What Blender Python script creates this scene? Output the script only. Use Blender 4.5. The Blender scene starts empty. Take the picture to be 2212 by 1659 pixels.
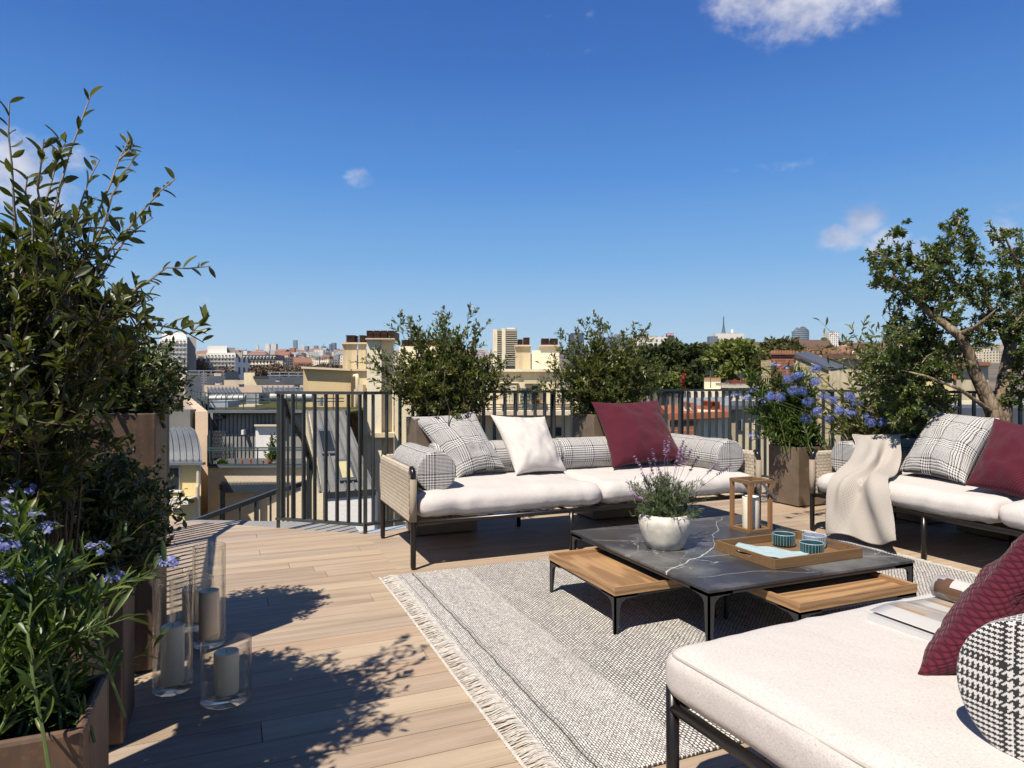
import bpy, bmesh, math, random
import numpy as np
from mathutils import Vector, Matrix, Quaternion, noise
random.seed(7); RNG = np.random.default_rng(7)
SC = bpy.context.scene
COL = SC.collection
# ------------------------------------------------------------------ camera, sky, sun, exposure
FPX = 1438.0; HC = 1.2; YAW = math.radians(22.7)          # focal length and horizon measured on the 2212 px wide photograph
CS, SN = math.cos(YAW), math.sin(YAW)
cam_d = bpy.data.cameras.new('camera'); cam = bpy.data.objects.new('camera', cam_d); COL.objects.link(cam)
cam.location = (0, 0, HC); cam.rotation_euler = (math.radians(90), 0, -YAW)
cam_d.sensor_width = 36; cam_d.lens = 36*FPX/2212; cam_d.clip_start = .05; cam_d.clip_end = 60000
SC.camera = cam
SUN_EL = math.radians(57.0); SUN_V = Vector((-.829*math.cos(SUN_EL), -.559*math.cos(SUN_EL), math.sin(SUN_EL)))
sl = bpy.data.lights.new('sun', 'SUN'); sl.energy = 5.0; sl.angle = math.radians(.55); sl.color = (1, .91, .79)
so = bpy.data.objects.new('sun', sl); COL.objects.link(so); so.rotation_euler = SUN_V.to_track_quat('Z', 'Y').to_euler()
SC.view_settings.view_transform = 'Standard'; SC.view_settings.look = 'None'
SC.view_settings.exposure = 0.5; SC.view_settings.gamma = 1
SC.cycles.max_bounces = 8; SC.cycles.transparent_max_bounces = 16; SC.cycles.caustics_refractive = False; SC.cycles.caustics_reflective = False
SC.cycles.volume_bounces = 0
def build_world():
    w = bpy.data.worlds.new('World'); SC.world = w; w.use_nodes = True
    nt = w.node_tree; nt.nodes.clear(); N = nt.nodes.new; L = nt.links.new
    out = N('ShaderNodeOutputWorld'); bg = N('ShaderNodeBackground'); bg.inputs[1].default_value = .088
    sky = N('ShaderNodeTexSky'); sky.sky_type = 'NISHITA'; sky.sun_disc = False
    sky.sun_elevation = SUN_EL; sky.sun_rotation = math.atan2(SUN_V.x, SUN_V.y); sky.altitude = 50; sky.air_density = 1.0; sky.dust_density = .25; sky.ozone_density = 2.2
    def M(op, a, b=None, c=None):
        n = N('ShaderNodeMath'); n.operation = op
        for i, v in enumerate((a, b, c)):
            if v is None: continue
            if isinstance(v, (int, float)): n.inputs[i].default_value = v
            else: L(v, n.inputs[i])
        return n.outputs[0]
    tc = N('ShaderNodeTexCoord'); sp = N('ShaderNodeSeparateXYZ'); L(tc.outputs['Generated'], sp.inputs[0])
    X, Y, Z = sp.outputs
    az = M('ARCTAN2', X, Y); el = M('ARCSINE', Z)
    nv = N('ShaderNodeCombineXYZ'); L(az, nv.inputs[0]); L(el, nv.inputs[1])
    n1 = N('ShaderNodeTexNoise'); n1.inputs['Scale'].default_value = 14; n1.inputs['Detail'].default_value = 8; n1.inputs['Roughness'].default_value = .62
    mp = N('ShaderNodeMapping'); mp.inputs['Scale'].default_value = (1, 1.5, 1); L(nv.outputs[0], mp.inputs[0]); L(mp.outputs[0], n1.inputs['Vector'])
    tot = None
    for (px, py, rx, ry, s) in CLOUDS:
        lat = (px-1106)/FPX; up = (829.5-py)/FPX
        a0 = YAW + math.atan(lat); e0 = math.atan(up/math.hypot(1, lat))
        k = math.sqrt(1+lat*lat)
        ax = rx/FPX/k/k; ay = ry/FPX/k
        dx = M('DIVIDE', M('SUBTRACT', az, a0), ax); dy = M('DIVIDE', M('SUBTRACT', el, e0), ay)
        r2 = M('ADD', M('MULTIPLY', dx, dx), M('MULTIPLY', dy, dy))
        g = M('MULTIPLY', M('SUBTRACT', 1.0, M('MINIMUM', r2, 2.4)), s)
        tot = g if tot is None else M('MAXIMUM', tot, g)
    dens = M('ADD', M('MAXIMUM', tot, -1.2), M('MULTIPLY', M('SUBTRACT', n1.outputs[0], .5), 2.2))
    n3 = N('ShaderNodeTexNoise'); n3.inputs['Scale'].default_value = 48; n3.inputs['Detail'].default_value = 6; n3.inputs['Roughness'].default_value = .6; L(mp.outputs[0], n3.inputs['Vector'])
    dens = M('ADD', dens, M('MULTIPLY', M('SUBTRACT', n3.outputs[0], .52), 2.2))
    mr = N('ShaderNodeMapRange'); mr.interpolation_type = 'SMOOTHSTEP'; L(dens, mr.inputs[0]); mr.inputs[1].default_value = .0; mr.inputs[2].default_value = 2.3; mr.inputs[4].default_value = .85
    n2 = N('ShaderNodeTexNoise'); n2.inputs['Scale'].default_value = 11; n2.inputs['Detail'].default_value = 4; L(nv.outputs[0], n2.inputs['Vector'])
    cr = N('ShaderNodeValToRGB'); cr.color_ramp.elements[0].position = .38; cr.color_ramp.elements[0].color = (3.4, 3.6, 4.9, 1); cr.color_ramp.elements[1].position = .6; cr.color_ramp.elements[1].color = (7.0, 6.9, 7.2, 1)
    L(n2.outputs[0], cr.inputs[0])
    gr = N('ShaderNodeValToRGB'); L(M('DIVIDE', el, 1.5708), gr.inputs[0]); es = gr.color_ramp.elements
    G = [(0.0, (.46, .68, .84)), (.04, (.42, .65, .86)), (.11, (.20, .46, .84)), (.19, (.082, .295, .75)), (.28, (.040, .172, .57)), (.37, (.026, .118, .46)), (.6, (.02, .06, .19)), (1.0, (.014, .035, .095))]  # unseen upper sky darkened and greyed to lower the ambient fill
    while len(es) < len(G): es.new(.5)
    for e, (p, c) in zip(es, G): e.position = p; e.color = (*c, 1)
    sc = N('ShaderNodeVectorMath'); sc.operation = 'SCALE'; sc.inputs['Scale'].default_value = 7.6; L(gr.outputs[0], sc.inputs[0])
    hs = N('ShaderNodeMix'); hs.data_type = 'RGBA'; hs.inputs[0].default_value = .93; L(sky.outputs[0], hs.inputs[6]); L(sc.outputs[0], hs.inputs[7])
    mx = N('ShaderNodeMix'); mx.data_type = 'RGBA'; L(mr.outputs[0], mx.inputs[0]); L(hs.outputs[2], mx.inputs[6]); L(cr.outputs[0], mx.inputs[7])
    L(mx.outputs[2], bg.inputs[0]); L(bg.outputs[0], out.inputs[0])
CLOUDS = [(1620, -5, 130, 66, 1.5), (1735, -5, 190, 96, 1.7), (1860, -10, 120, 66, 1.4), (1868, 480, 62, 52, 1.9), (1826, 512, 70, 36, 1.7), (1908, 518, 66, 42, 1.7), (1905, 545, 26, 12, .8),
          (772, 383, 34, 24, .85), (20, 350, 120, 80, 2.0), (60, 420, 130, 70, 1.8), (130, 340, 90, 40, 1.2), (2165, 510, 54, 44, 1.3), (1965, 540, 60, 30, 1.0), (1240, 30, 60, 14, .25), (1700, 360, 50, 16, .3), (432, 648, 30, 9, .75), (1898, 618, 46, 14, .8), (2190, 448, 40, 10, .5), (1570, 368, 30, 8, .3)]
build_world()
# ------------------------------------------------------------------ helpers
def W(px, py, d):
    lat = (px-1106)/FPX*d
    return Vector((lat*CS + d*SN, -lat*SN + d*CS, HC - (py-829.5)/FPX*d))
def Gd(px, py, z=0): return W(px, py, FPX*(HC-z)/(py-829.5))
FWD = Vector((SN, CS, 0)); RGT = Vector((CS, -SN, 0)); UP = Vector((0, 0, 1))
ORG = {}
def thing(name, label, cat, loc=(0, 0, 0), group=None, local=False, kind=None):
    o = bpy.data.objects.new(name, None); COL.objects.link(o); o.location = loc; o.empty_display_size = .05
    o['label'] = label; o['category'] = cat
    if group: o['group'] = group
    if kind: o['kind'] = kind
    ORG[o.name] = Vector((0, 0, 0)) if local else Vector(loc)
    return o
def tag(o, label=None, cat=None, group=None, kind=None):
    if label: o['label'] = label
    if cat: o['category'] = cat
    if group: o['group'] = group
    if kind: o['kind'] = kind
    return o
def mkobj(name, me, mats, parent=None):
    if not isinstance(mats, (list, tuple)): mats = [mats]
    for m in mats: me.materials.append(m)
    o = bpy.data.objects.new(name, me); COL.objects.link(o)
    if parent is not None:
        o.parent = parent; ORG[o.name] = ORG[parent.name]
    return o
def copy_tree(o, parent=None):
    c = o.copy(); COL.objects.link(c); c.parent = parent
    ORG[c.name] = ORG.get(o.name, Vector((0, 0, 0)))
    for ch in list(o.children): copy_tree(ch, c)
    return c
class MB:
    def __init__(s): s.v = []; s.f = []; s.uv = None; s.mi = []
    def add(s, vs, fs, m=0):
        n = len(s.v); s.v += [tuple(p) for p in vs]; s.f += [tuple(i+n for i in f) for f in fs]; s.mi += [m]*len(fs); return s
    def box(s, a, b, m=0):
        (x0, y0, z0), (x1, y1, z1) = a, b
        return s.add([(x0,y0,z0),(x1,y0,z0),(x1,y1,z0),(x0,y1,z0),(x0,y0,z1),(x1,y0,z1),(x1,y1,z1),(x0,y1,z1)],
                     [(0,3,2,1),(4,5,6,7),(0,1,5,4),(1,2,6,5),(2,3,7,6),(3,0,4,7)], m)
    def cbox(s, c, ax, ay, az, m=0):       # centre and three half-axis vectors
        c = Vector(c); ax, ay, az = Vector(ax), Vector(ay), Vector(az)
        vs = [c+sx*ax+sy*ay+sz*az for sz in (-1, 1) for sx, sy in ((-1,-1),(1,-1),(1,1),(-1,1))]
        return s.add(vs, [(0,3,2,1),(4,5,6,7),(0,1,5,4),(1,2,6,5),(2,3,7,6),(3,0,4,7)], m)
    def bar(s, p, q, w, h, m=0):           # box bar between two points, w sideways, h up
        p, q = Vector(p), Vector(q); d = q-p; L = d.length; d.normalize()
        sd = d.cross(UP)
        if sd.length < 1e-4: sd = Vector((1, 0, 0))
        sd.normalize(); u = sd.cross(d)
        return s.cbox((p+q)/2, d*L/2, sd*w/2, u*h/2, m)
    def prism(s, pts, vec, m=0):
        pts = [Vector(p) for p in pts]; vec = Vector(vec); n = len(pts)
        return s.add(pts+[p+vec for p in pts], [tuple(range(n-1, -1, -1)), tuple(range(n, 2*n))]+[(i, (i+1)%n, n+(i+1)%n, n+i) for i in range(n)], m)
    def tube(s, pts, r, n=8, caps=True, m=0):
        pts = [Vector(p) for p in pts]; k = len(pts)
        rs = r if isinstance(r, (list, tuple)) else [r]*k
        base = len(s.v); prev = None
        for i, p in enumerate(pts):
            t = (pts[min(i+1, k-1)]-pts[max(i-1, 0)])
            if t.length < 1e-9: t = Vector((0, 0, 1))
            t.normalize()
            if prev is None:
                a = t.cross(UP)
                if a.length < .05: a = t.cross(Vector((1, 0, 0)))
            else: a = prev - t*prev.dot(t)
            a.normalize(); prev = a; b = t.cross(a)
            for j in range(n):
                th = 2*math.pi*j/n; s.v.append(tuple(p+(a*math.cos(th)+b*math.sin(th))*rs[i]))
        for i in range(k-1):
            for j in range(n):
                j2 = (j+1)%n; s.f.append((base+i*n+j, base+i*n+j2, base+(i+1)*n+j2, base+(i+1)*n+j)); s.mi.append(m)
        if caps:
            s.f.append(tuple(base+j for j in range(n-1, -1, -1))); s.f.append(tuple(base+(k-1)*n+j for j in range(n))); s.mi += [m, m]
        return s
    def lathe(s, c, prof, n=32, m=0):
        c = Vector(c); base = len(s.v); k = len(prof)
        for r, z in prof:
            for j in range(n):
                th = 2*math.pi*j/n; s.v.append((c.x+r*math.cos(th), c.y+r*math.sin(th), c.z+z))
        for i in range(k-1):
            for j in range(n):
                j2 = (j+1)%n; s.f.append((base+i*n+j, base+i*n+j2, base+(i+1)*n+j2, base+(i+1)*n+j)); s.mi.append(m)
        return s
    def mesh(s, name, org=Vector((0, 0, 0)), smooth=False):
        me = bpy.data.meshes.new(name)
        o = np.array(org); vs = (np.array(s.v)-o) if s.v else np.zeros((0, 3))
        me.from_pydata(vs.tolist(), [], s.f)
        if len(set(s.mi)) > 1: me.polygons.foreach_set('material_index', s.mi)
        if smooth: me.polygons.foreach_set('use_smooth', [True]*len(s.f))
        me.update(); return me
    def build(s, name, mats, parent=None, smooth=False, bevel=0, uvs=None, auto=False):
        org = ORG[parent.name] if parent is not None else Vector((0, 0, 0))
        me = s.mesh(name, org, smooth or auto)
        if auto:
            try: me.set_sharp_from_angle(angle=math.radians(38))
            except Exception: pass
        if s.uv is not None:
            ul = me.uv_layers.new(name='UVMap'); arr = np.array(s.uv, dtype=np.float32)
            li = np.empty(len(me.loops), dtype=np.int32); me.loops.foreach_get('vertex_index', li)
            ul.data.foreach_set('uv', arr[li].ravel())
        if s.uv is None and len(s.f) < 4000:
            bm = bmesh.new(); bm.from_mesh(me); bmesh.ops.recalc_face_normals(bm, faces=bm.faces[:]); bm.to_mesh(me); bm.free()
        o = mkobj(name, me, mats, parent)
        if bevel:
            b = o.modifiers.new('bevel', 'BEVEL'); b.width = bevel; b.segments = 2; b.limit_method = 'ANGLE'; b.angle_limit = math.radians(40)
        return o
# ------------------------------------------------------------------ materials
class NT:
    def __init__(s, name):
        s.m = bpy.data.materials.new(name); s.m.use_nodes = True; s.t = s.m.node_tree; s.b = s.t.nodes['Principled BSDF']
        s.N = s.t.nodes.new; s.L = s.t.links.new; s.out = s.t.nodes['Material Output']
    def math(s, op, a, b=None, c=None, clamp=False):
        n = s.N('ShaderNodeMath'); n.operation = op; n.use_clamp = clamp
        for i, v in enumerate((a, b, c)):
            if v is None: continue
            if isinstance(v, (int, float)): n.inputs[i].default_value = v
            else: s.L(v, n.inputs[i])
        return n.outputs[0]
    def coord(s, kind='Object', scale=(1, 1, 1), rot=(0, 0, 0)):
        tc = s.N('ShaderNodeTexCoord'); mp = s.N('ShaderNodeMapping'); mp.inputs['Scale'].default_value = scale; mp.inputs['Rotation'].default_value = rot
        s.L(tc.outputs[kind], mp.inputs[0]); return mp.outputs[0]
    def noise(s, vec, sc, det=4, rough=.5, dist=0):
        n = s.N('ShaderNodeTexNoise'); n.inputs['Scale'].default_value = sc; n.inputs['Detail'].default_value = det; n.inputs['Roughness'].default_value = rough; n.inputs['Distortion'].default_value = dist
        if vec is not None: s.L(vec, n.inputs['Vector'])
        return n.outputs[0]
    def ramp(s, fac, stops):
        r = s.N('ShaderNodeValToRGB'); e = r.color_ramp.elements
        while len(e) < len(stops): e.new(.5)
        for i, (p, c) in enumerate(stops):
            e[i].position = p; e[i].color = (*c, 1) if len(c) == 3 else c
        s.L(fac, r.inputs[0]); return r.outputs[0]
    def mix(s, fac, a, b, mode='MIX'):
        n = s.N('ShaderNodeMix'); n.data_type = 'RGBA'; n.blend_type = mode
        for i, v in ((0, fac), (6, a), (7, b)):
            if isinstance(v, (int, float)): n.inputs[i].default_value = v
            elif isinstance(v, tuple): n.inputs[i].default_value = (*v, 1)
            else: s.L(v, n.inputs[i])
        return n.outputs[2]
    def bump(s, h, st, dist=.01):
        n = s.N('ShaderNodeBump'); n.inputs['Strength'].default_value = st; n.inputs['Distance'].default_value = dist; s.L(h, n.inputs['Height']); s.L(n.outputs[0], s.b.inputs['Normal'])
    def col(s, c):
        if isinstance(c, tuple): s.b.inputs['Base Color'].default_value = (*c, 1)
        else: s.L(c, s.b.inputs['Base Color'])
    def rough(s, r, spec=.5, metal=0):
        if isinstance(r, (int, float)): s.b.inputs['Roughness'].default_value = r
        else: s.L(r, s.b.inputs['Roughness'])
        s.b.inputs['Specular IOR Level'].default_value = spec; s.b.inputs['Metallic'].default_value = metal
def simple(name, c, rough=.6, spec=.5, metal=0, var=.15, scale=3, bump=0, bscale=60):
    n = NT(name); v = n.coord()
    f = n.noise(v, scale, 6, .6)
    lo = tuple(x*(1-var) for x in c); hi = tuple(min(1, x*(1+var)) for x in c)
    n.col(n.ramp(f, [(.3, lo), (.7, hi)])); n.rough(rough, spec, metal)
    if bump: n.bump(n.noise(v, bscale, 4), bump, .005)
    return n.m
def m_stucco(name, c, var=.12, stain=.3):
    n = NT(name); v = n.coord()
    f = n.noise(v, .35, 8, .65); g = n.noise(n.coord(scale=(2.0, 2.0, .15)), 1.0, 7, .65)
    a = n.ramp(f, [(.3, tuple(x*(1-var) for x in c)), (.7, tuple(min(1, x*(1+var)) for x in c))])
    st = n.ramp(g, [(.5, (1, 1, 1)), (.78, (1-stain, 1-stain*1.05, 1-stain*1.1))])
    n.col(n.mix(1, a, st, 'MULTIPLY')); n.rough(.9, .2); n.bump(n.noise(v, 20, 5), .25, .02); return n.m
def m_leaf(name, c1, c2, c3, rough=.4, trans=.25, spec=.5):
    n = NT(name); g = n.N('ShaderNodeNewGeometry')
    col = n.ramp(g.outputs['Random Per Island'], [(0, c1), (.55, c2), (1, c3)])
    n.col(col); n.rough(rough, spec)
    tr = n.N('ShaderNodeBsdfTranslucent'); n.L(n.mix(1, col, (1.6, 1.7, .7), 'MULTIPLY'), tr.inputs[0])
    mx = n.N('ShaderNodeMixShader'); mx.inputs[0].default_value = trans; n.L(n.b.outputs[0], mx.inputs[1]); n.L(tr.outputs[0], mx.inputs[2]); n.L(mx.outputs[0], n.out.inputs[0])
    return n.m
def m_check(name, thread=.0023):
    n = NT(name); tc = n.N('ShaderNodeTexCoord'); sp = n.N('ShaderNodeSeparateXYZ'); n.L(tc.outputs['UV'], sp.inputs[0])
    x = n.math('FLOOR', n.math('DIVIDE', sp.outputs[0], thread)); y = n.math('FLOOR', n.math('DIVIDE', sp.outputs[1], thread))
    def md(a, k): return n.math('FLOORED_MODULO', a, float(k))
    def thr(a):
        zone = n.math('LESS_THAN', md(a, 88), 36); p8 = n.math('LESS_THAN', md(a, 8), 4); p4 = n.math('LESS_THAN', md(a, 4), 2)
        return n.math('ADD', n.math('MULTIPLY', zone, p8), n.math('MULTIPLY', n.math('SUBTRACT', 1, zone), p4))
    tw = n.math('LESS_THAN', md(n.math('ADD', x, y), 4), 2)
    d = n.math('ADD', n.math('MULTIPLY', tw, thr(x)), n.math('MULTIPLY', n.math('SUBTRACT', 1, tw), thr(y)))
    fz = n.noise(n.coord('UV'), 700, 2)
    lt = n.ramp(fz, [(.3, (.68, .66, .64)), (.7, (.9, .88, .85))])
    n.col(n.mix(d, lt, (.035, .034, .036))); n.rough(.95, .15)
    n.b.inputs['Sheen Weight'].default_value = .15; n.bump(n.math('ADD', fz, n.math('MULTIPLY', d, .5)), .35, .002); return n.m
def m_linen(name, c, sc=480, var=.1, slub=.5):
    n = NT(name); uv = n.coord('UV')
    a = n.noise(n.coord('UV', (1, .25, 1)), sc, 3, .6); b = n.noise(n.coord('UV', (.25, 1, 1)), sc, 3, .6)
    f = n.math('MULTIPLY', n.math('ADD', a, b), .5)
    base = n.ramp(f, [(.36, tuple(x*(1-slub*.5) for x in c)), (.5, c), (.62, tuple(min(1, x*1.06) for x in c))])
    big = n.noise(uv, 6, 3)
    n.col(n.mix(1, base, n.ramp(big, [(.3, (.96, .95, .95)), (.7, (1, 1, 1))]), 'MULTIPLY')); n.rough(.95, .1); n.b.inputs['Sheen Weight'].default_value = .1
    n.bump(n.math('ADD', f, n.math('MULTIPLY', n.noise(n.coord('UV', (1, .6, 1)), 11, 5, .5), 3.0)), .5, .0045); return n.m
def m_basket(name, c, cell=.009, rot=.7, lo=.3):
    """over-under weave: checkerboard of strands running both ways"""
    n = NT(name); tc = n.N('ShaderNodeTexCoord'); mp = n.N('ShaderNodeMapping'); mp.inputs['Rotation'].default_value = (0, 0, rot); mp.inputs['Scale'].default_value = (1/cell, .8/cell, 1)
    wob = n.N('ShaderNodeTexNoise'); wob.inputs['Scale'].default_value = 30; n.L(tc.outputs['UV'], wob.inputs['Vector']); ad = n.N('ShaderNodeVectorMath'); ad.operation = 'MULTIPLY_ADD'; ad.inputs[1].default_value = (cell*.02,)*3; n.L(wob.outputs[1], ad.inputs[0]); n.L(tc.outputs['UV'], ad.inputs[2]); n.L(ad.outputs[0], mp.inputs[0])
    sp = n.N('ShaderNodeSeparateXYZ'); n.L(mp.outputs[0], sp.inputs[0]); u, v = sp.outputs[0], sp.outputs[1]
    ck = n.math('FLOORED_MODULO', n.math('ADD', n.math('FLOOR', u), n.math('FLOOR', v)), 2.0)
    su = n.math('SINE', n.math('MULTIPLY', n.math('FRACT', u), math.pi)); sv = n.math('SINE', n.math('MULTIPLY', n.math('FRACT', v), math.pi))
    a1 = n.math('MULTIPLY', n.math('POWER', su, .6), n.math('POWER', sv, .3)); a2 = n.math('MULTIPLY', n.math('POWER', sv, .6), n.math('POWER', su, .3))
    h = n.math('ADD', n.math('MULTIPLY', ck, a1), n.math('MULTIPLY', n.math('SUBTRACT', 1, ck), a2))
    n.col(n.ramp(h, [(.15, tuple(x*lo for x in c)), (.6, tuple(x*.85 for x in c)), (.95, tuple(min(1, x*1.15) for x in c))])); n.rough(.9, .15); n.b.inputs['Sheen Weight'].default_value = .1
    n.bump(h, .7, .004); return n.m
def m_rope(name, c, row=.012):
    n = NT(name); tc = n.N('ShaderNodeTexCoord')
    br = n.N('ShaderNodeTexBrick'); br.inputs['Scale'].default_value = 1/row; br.inputs['Brick Width'].default_value = 1.7; br.inputs['Row Height'].default_value = 1; br.inputs['Mortar Size'].default_value = .14; br.inputs['Mortar Smooth'].default_value = 1
    br.inputs['Color1'].default_value = (*c, 1); br.inputs['Color2'].default_value = (*[x*.85 for x in c], 1); br.inputs['Mortar'].default_value = (*[x*.42 for x in c], 1)
    n.L(tc.outputs['UV'], br.inputs['Vector']); n.col(br.outputs[0]); n.rough(.75, .3); n.bump(n.math('SUBTRACT', 1, br.outputs['Fac']), .8, .004); return n.m
def m_cord(name, c, pitch=.006):
    n = NT(name); tc = n.N('ShaderNodeTexCoord'); w = n.N('ShaderNodeTexWave'); w.bands_direction = 'Z'; w.inputs['Scale'].default_value = .314/pitch/1.0; w.inputs['Distortion'].default_value = .4
    n.L(tc.outputs['Object'], w.inputs[0]); n.col(n.ramp(w.outputs[1], [(.1, tuple(x*.3 for x in c)), (.45, c)])); n.rough(.7, .3); n.bump(w.outputs[1], .7, .003); return n.m
def m_wood(name, c, axis=0, sc=1.0, contrast=.35, rough=.55, island=False):
    n = NT(name); s = [26*sc]*3; s[axis] = 1.6*sc
    v = n.coord('Object', tuple(s)); f = n.noise(v, 1.0, 7, .62, .6); s2 = [90*sc]*3; s2[axis] = 3*sc
    g = n.noise(n.coord('Object', tuple(s2)), 1, 3, .5)
    col = n.ramp(f, [(.25, tuple(x*(1-contrast) for x in c)), (.5, c), (.75, tuple(min(1, x*(1+contrast*.5)) for x in c))])
    col = n.mix(.35, col, n.ramp(g, [(.35, tuple(x*.55 for x in c)), (.6, tuple(min(1, x*1.1) for x in c))]))
    if 'oak' in name:
        sv = [3.2]*3; sv[axis] = .55; wv = n.N('ShaderNodeTexWave'); wv.wave_type = 'RINGS'; wv.inputs['Scale'].default_value = 3.2; wv.inputs['Distortion'].default_value = 6; wv.inputs['Detail'].default_value = 4; n.L(n.coord('Object', tuple(sv)), wv.inputs[0])
        col = n.mix(.55, col, n.mix(1, col, n.ramp(wv.outputs[1], [(.15, (.5, .42, .36)), (.5, (1, .98, .95)), (.9, (1.25, 1.2, 1.15))]), 'MULTIPLY'))
    if island:
        ge = n.N('ShaderNodeNewGeometry')
        col = n.mix(1, col, n.ramp(ge.outputs['Random Per Island'], [(0, (.78, .76, .74)), (.3, (.98, .93, .86)), (.6, (1.02, 1.0, .97)), (.8, (.9, .86, .8)), (1, (1.1, 1.06, 1.0))]), 'MULTIPLY')
    n.col(col); n.rough(rough, .4); n.bump(g, .15, .002); return n.m
def m_deck():
    n = NT('deck_boards'); ge = n.N('ShaderNodeNewGeometry'); r = ge.outputs['Random Per Island']
    tc = n.N('ShaderNodeTexCoord'); off = n.N('ShaderNodeVectorMath'); off.operation = 'ADD'
    cb = n.N('ShaderNodeCombineXYZ'); n.L(n.math('MULTIPLY', r, 40), cb.inputs[0]); n.L(n.math('MULTIPLY', r, 17), cb.inputs[1]); n.L(tc.outputs['Object'], off.inputs[0]); n.L(cb.outputs[0], off.inputs[1])
    mp = n.N('ShaderNodeMapping'); mp.inputs['Scale'].default_value = (.7, 13, 1); n.L(off.outputs[0], mp.inputs[0])
    f = n.noise(mp.outputs[0], 1, 8, .6, .8)
    mp2 = n.N('ShaderNodeMapping'); mp2.inputs['Scale'].default_value = (5, 120, 1); n.L(off.outputs[0], mp2.inputs[0]); g = n.noise(mp2.outputs[0], 1, 4, .6)
    base = n.ramp(f, [(.28, (.32, .258, .192)), (.45, (.46, .372, .284)), (.62, (.57, .468, .365)), (.8, (.46, .386, .308))])
    base = n.mix(.3, base, n.ramp(g, [(.35, (.22, .16, .1)), (.65, (.46, .35, .24))]))
    base = n.mix(1, base, n.ramp(r, [(0, (.82, .79, .78)), (.25, (1.0, .96, .93)), (.5, (1.08, 1.06, 1.0)), (.72, (.9, .9, .93)), (1, (1.04, .95, .88))]), 'MULTIPLY')
    n.col(base); n.rough(.62, .3); n.bump(g, .15, .002); return n.m
def m_marble():
    n = NT('black_marble'); v = n.coord()
    d = n.noise(v, 2.2, 8, .6); w = n.N('ShaderNodeTexWave'); w.wave_type = 'BANDS'; w.bands_direction = 'DIAGONAL'; w.inputs['Scale'].default_value = .42; w.inputs['Distortion'].default_value = 3.2; w.inputs['Detail'].default_value = 7; w.inputs['Detail Scale'].default_value = 1.6; w.inputs['Detail Roughness'].default_value = .45; w.inputs['Phase Offset'].default_value = 1.1
    n.L(v, w.inputs[0]); v1 = n.ramp(w.outputs[1], [(.0, (1, 1, 1)), (.003, (.5, .5, .5)), (.009, (0, 0, 0))])
    vo = n.N('ShaderNodeTexVoronoi'); vo.feature = 'DISTANCE_TO_EDGE'; vo.inputs['Scale'].default_value = 2.1
    wv = n.N('ShaderNodeVectorMath'); wv.operation = 'ADD'; nn = n.N('ShaderNodeTexNoise'); nn.inputs['Scale'].default_value = 3; nn.inputs['Detail'].default_value = 6; n.L(v, nn.inputs['Vector'])
    sc = n.N('ShaderNodeVectorMath'); sc.operation = 'SCALE'; sc.inputs['Scale'].default_value = .45; n.L(nn.outputs[1], sc.inputs[0]); n.L(v, wv.inputs[0]); n.L(sc.outputs[0], wv.inputs[1]); n.L(wv.outputs[0], vo.inputs['Vector'])
    v2 = n.ramp(vo.outputs['Distance'], [(0, (.8, .8, .8)), (.004, (.2, .2, .2)), (.012, (0, 0, 0))])
    fl = n.ramp(n.noise(v, 7, 9, .7), [(.5, (0, 0, 0)), (.75, (.4, .4, .4))])
    spx = n.N('ShaderNodeSeparateXYZ'); n.L(v, spx.inputs[0]); wn = n.noise(v, 3.1, 5, .45); wn2 = n.noise(v, 2.7, 5, .45)
    px = n.math('ADD', spx.outputs[0], n.math('MULTIPLY', n.math('SUBTRACT', wn, .5), .16)); py = n.math('ADD', spx.outputs[1], n.math('MULTIPLY', n.math('SUBTRACT', wn2, .5), .16)); v1 = None
    for (ax, ay, bx_, by_, wd, st) in ((-.05, .30, .52, .60, .005, .75), (.52, .60, 1.15, 1.3, .003, .4), (.0, 1.02, .6, .7, .003, .6), (.35, .5, 1.3, .12, .0022, .6), (.1, .2, .7, .05, .0022, .5), (.7, 1.3, 1.3, .8, .002, .4), (.1, 1.3, .9, 1.1, .0018, .35)):
        dx, dy = bx_-ax, by_-ay; L2 = dx*dx+dy*dy; qx = n.math('SUBTRACT', px, ax); qy = n.math('SUBTRACT', py, ay)
        tt = n.math('DIVIDE', n.math('ADD', n.math('MULTIPLY', qx, dx), n.math('MULTIPLY', qy, dy)), L2, clamp=True)
        ex = n.math('SUBTRACT', qx, n.math('MULTIPLY', tt, dx)); ey = n.math('SUBTRACT', qy, n.math('MULTIPLY', tt, dy)); di = n.math('SQRT', n.math('ADD', n.math('MULTIPLY', ex, ex), n.math('MULTIPLY', ey, ey)))
        g = n.math('MULTIPLY', n.math('SUBTRACT', 1.0, n.math('DIVIDE', di, wd), clamp=True), st); v1 = g if v1 is None else n.math('MAXIMUM', v1, g)
    v1 = n.ramp(v1, [(0, (0, 0, 0)), (.5, (1, 1, 1))])
    base = n.ramp(d, [(.3, (.024, .023, .023)), (.5, (.045, .045, .045)), (.68, (.17, .17, .165))])
    gate = n.ramp(n.noise(v, 1.6, 2), [(.45, (0, 0, 0)), (.62, (1, 1, 1))])
    vein = n.mix(1, v1, n.mix(1, v2, gate, 'MULTIPLY'), 'LIGHTEN'); vein = n.mix(1, vein, n.mix(1, fl, gate, 'MULTIPLY'), 'LIGHTEN')
    n.col(n.mix(1, base, n.mix(1, vein, (.62, .63, .62), 'MULTIPLY'), 'LIGHTEN')); n.rough(n.math('ADD', .3, n.math('MULTIPLY', d, .2)), .5); return n.m
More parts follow.
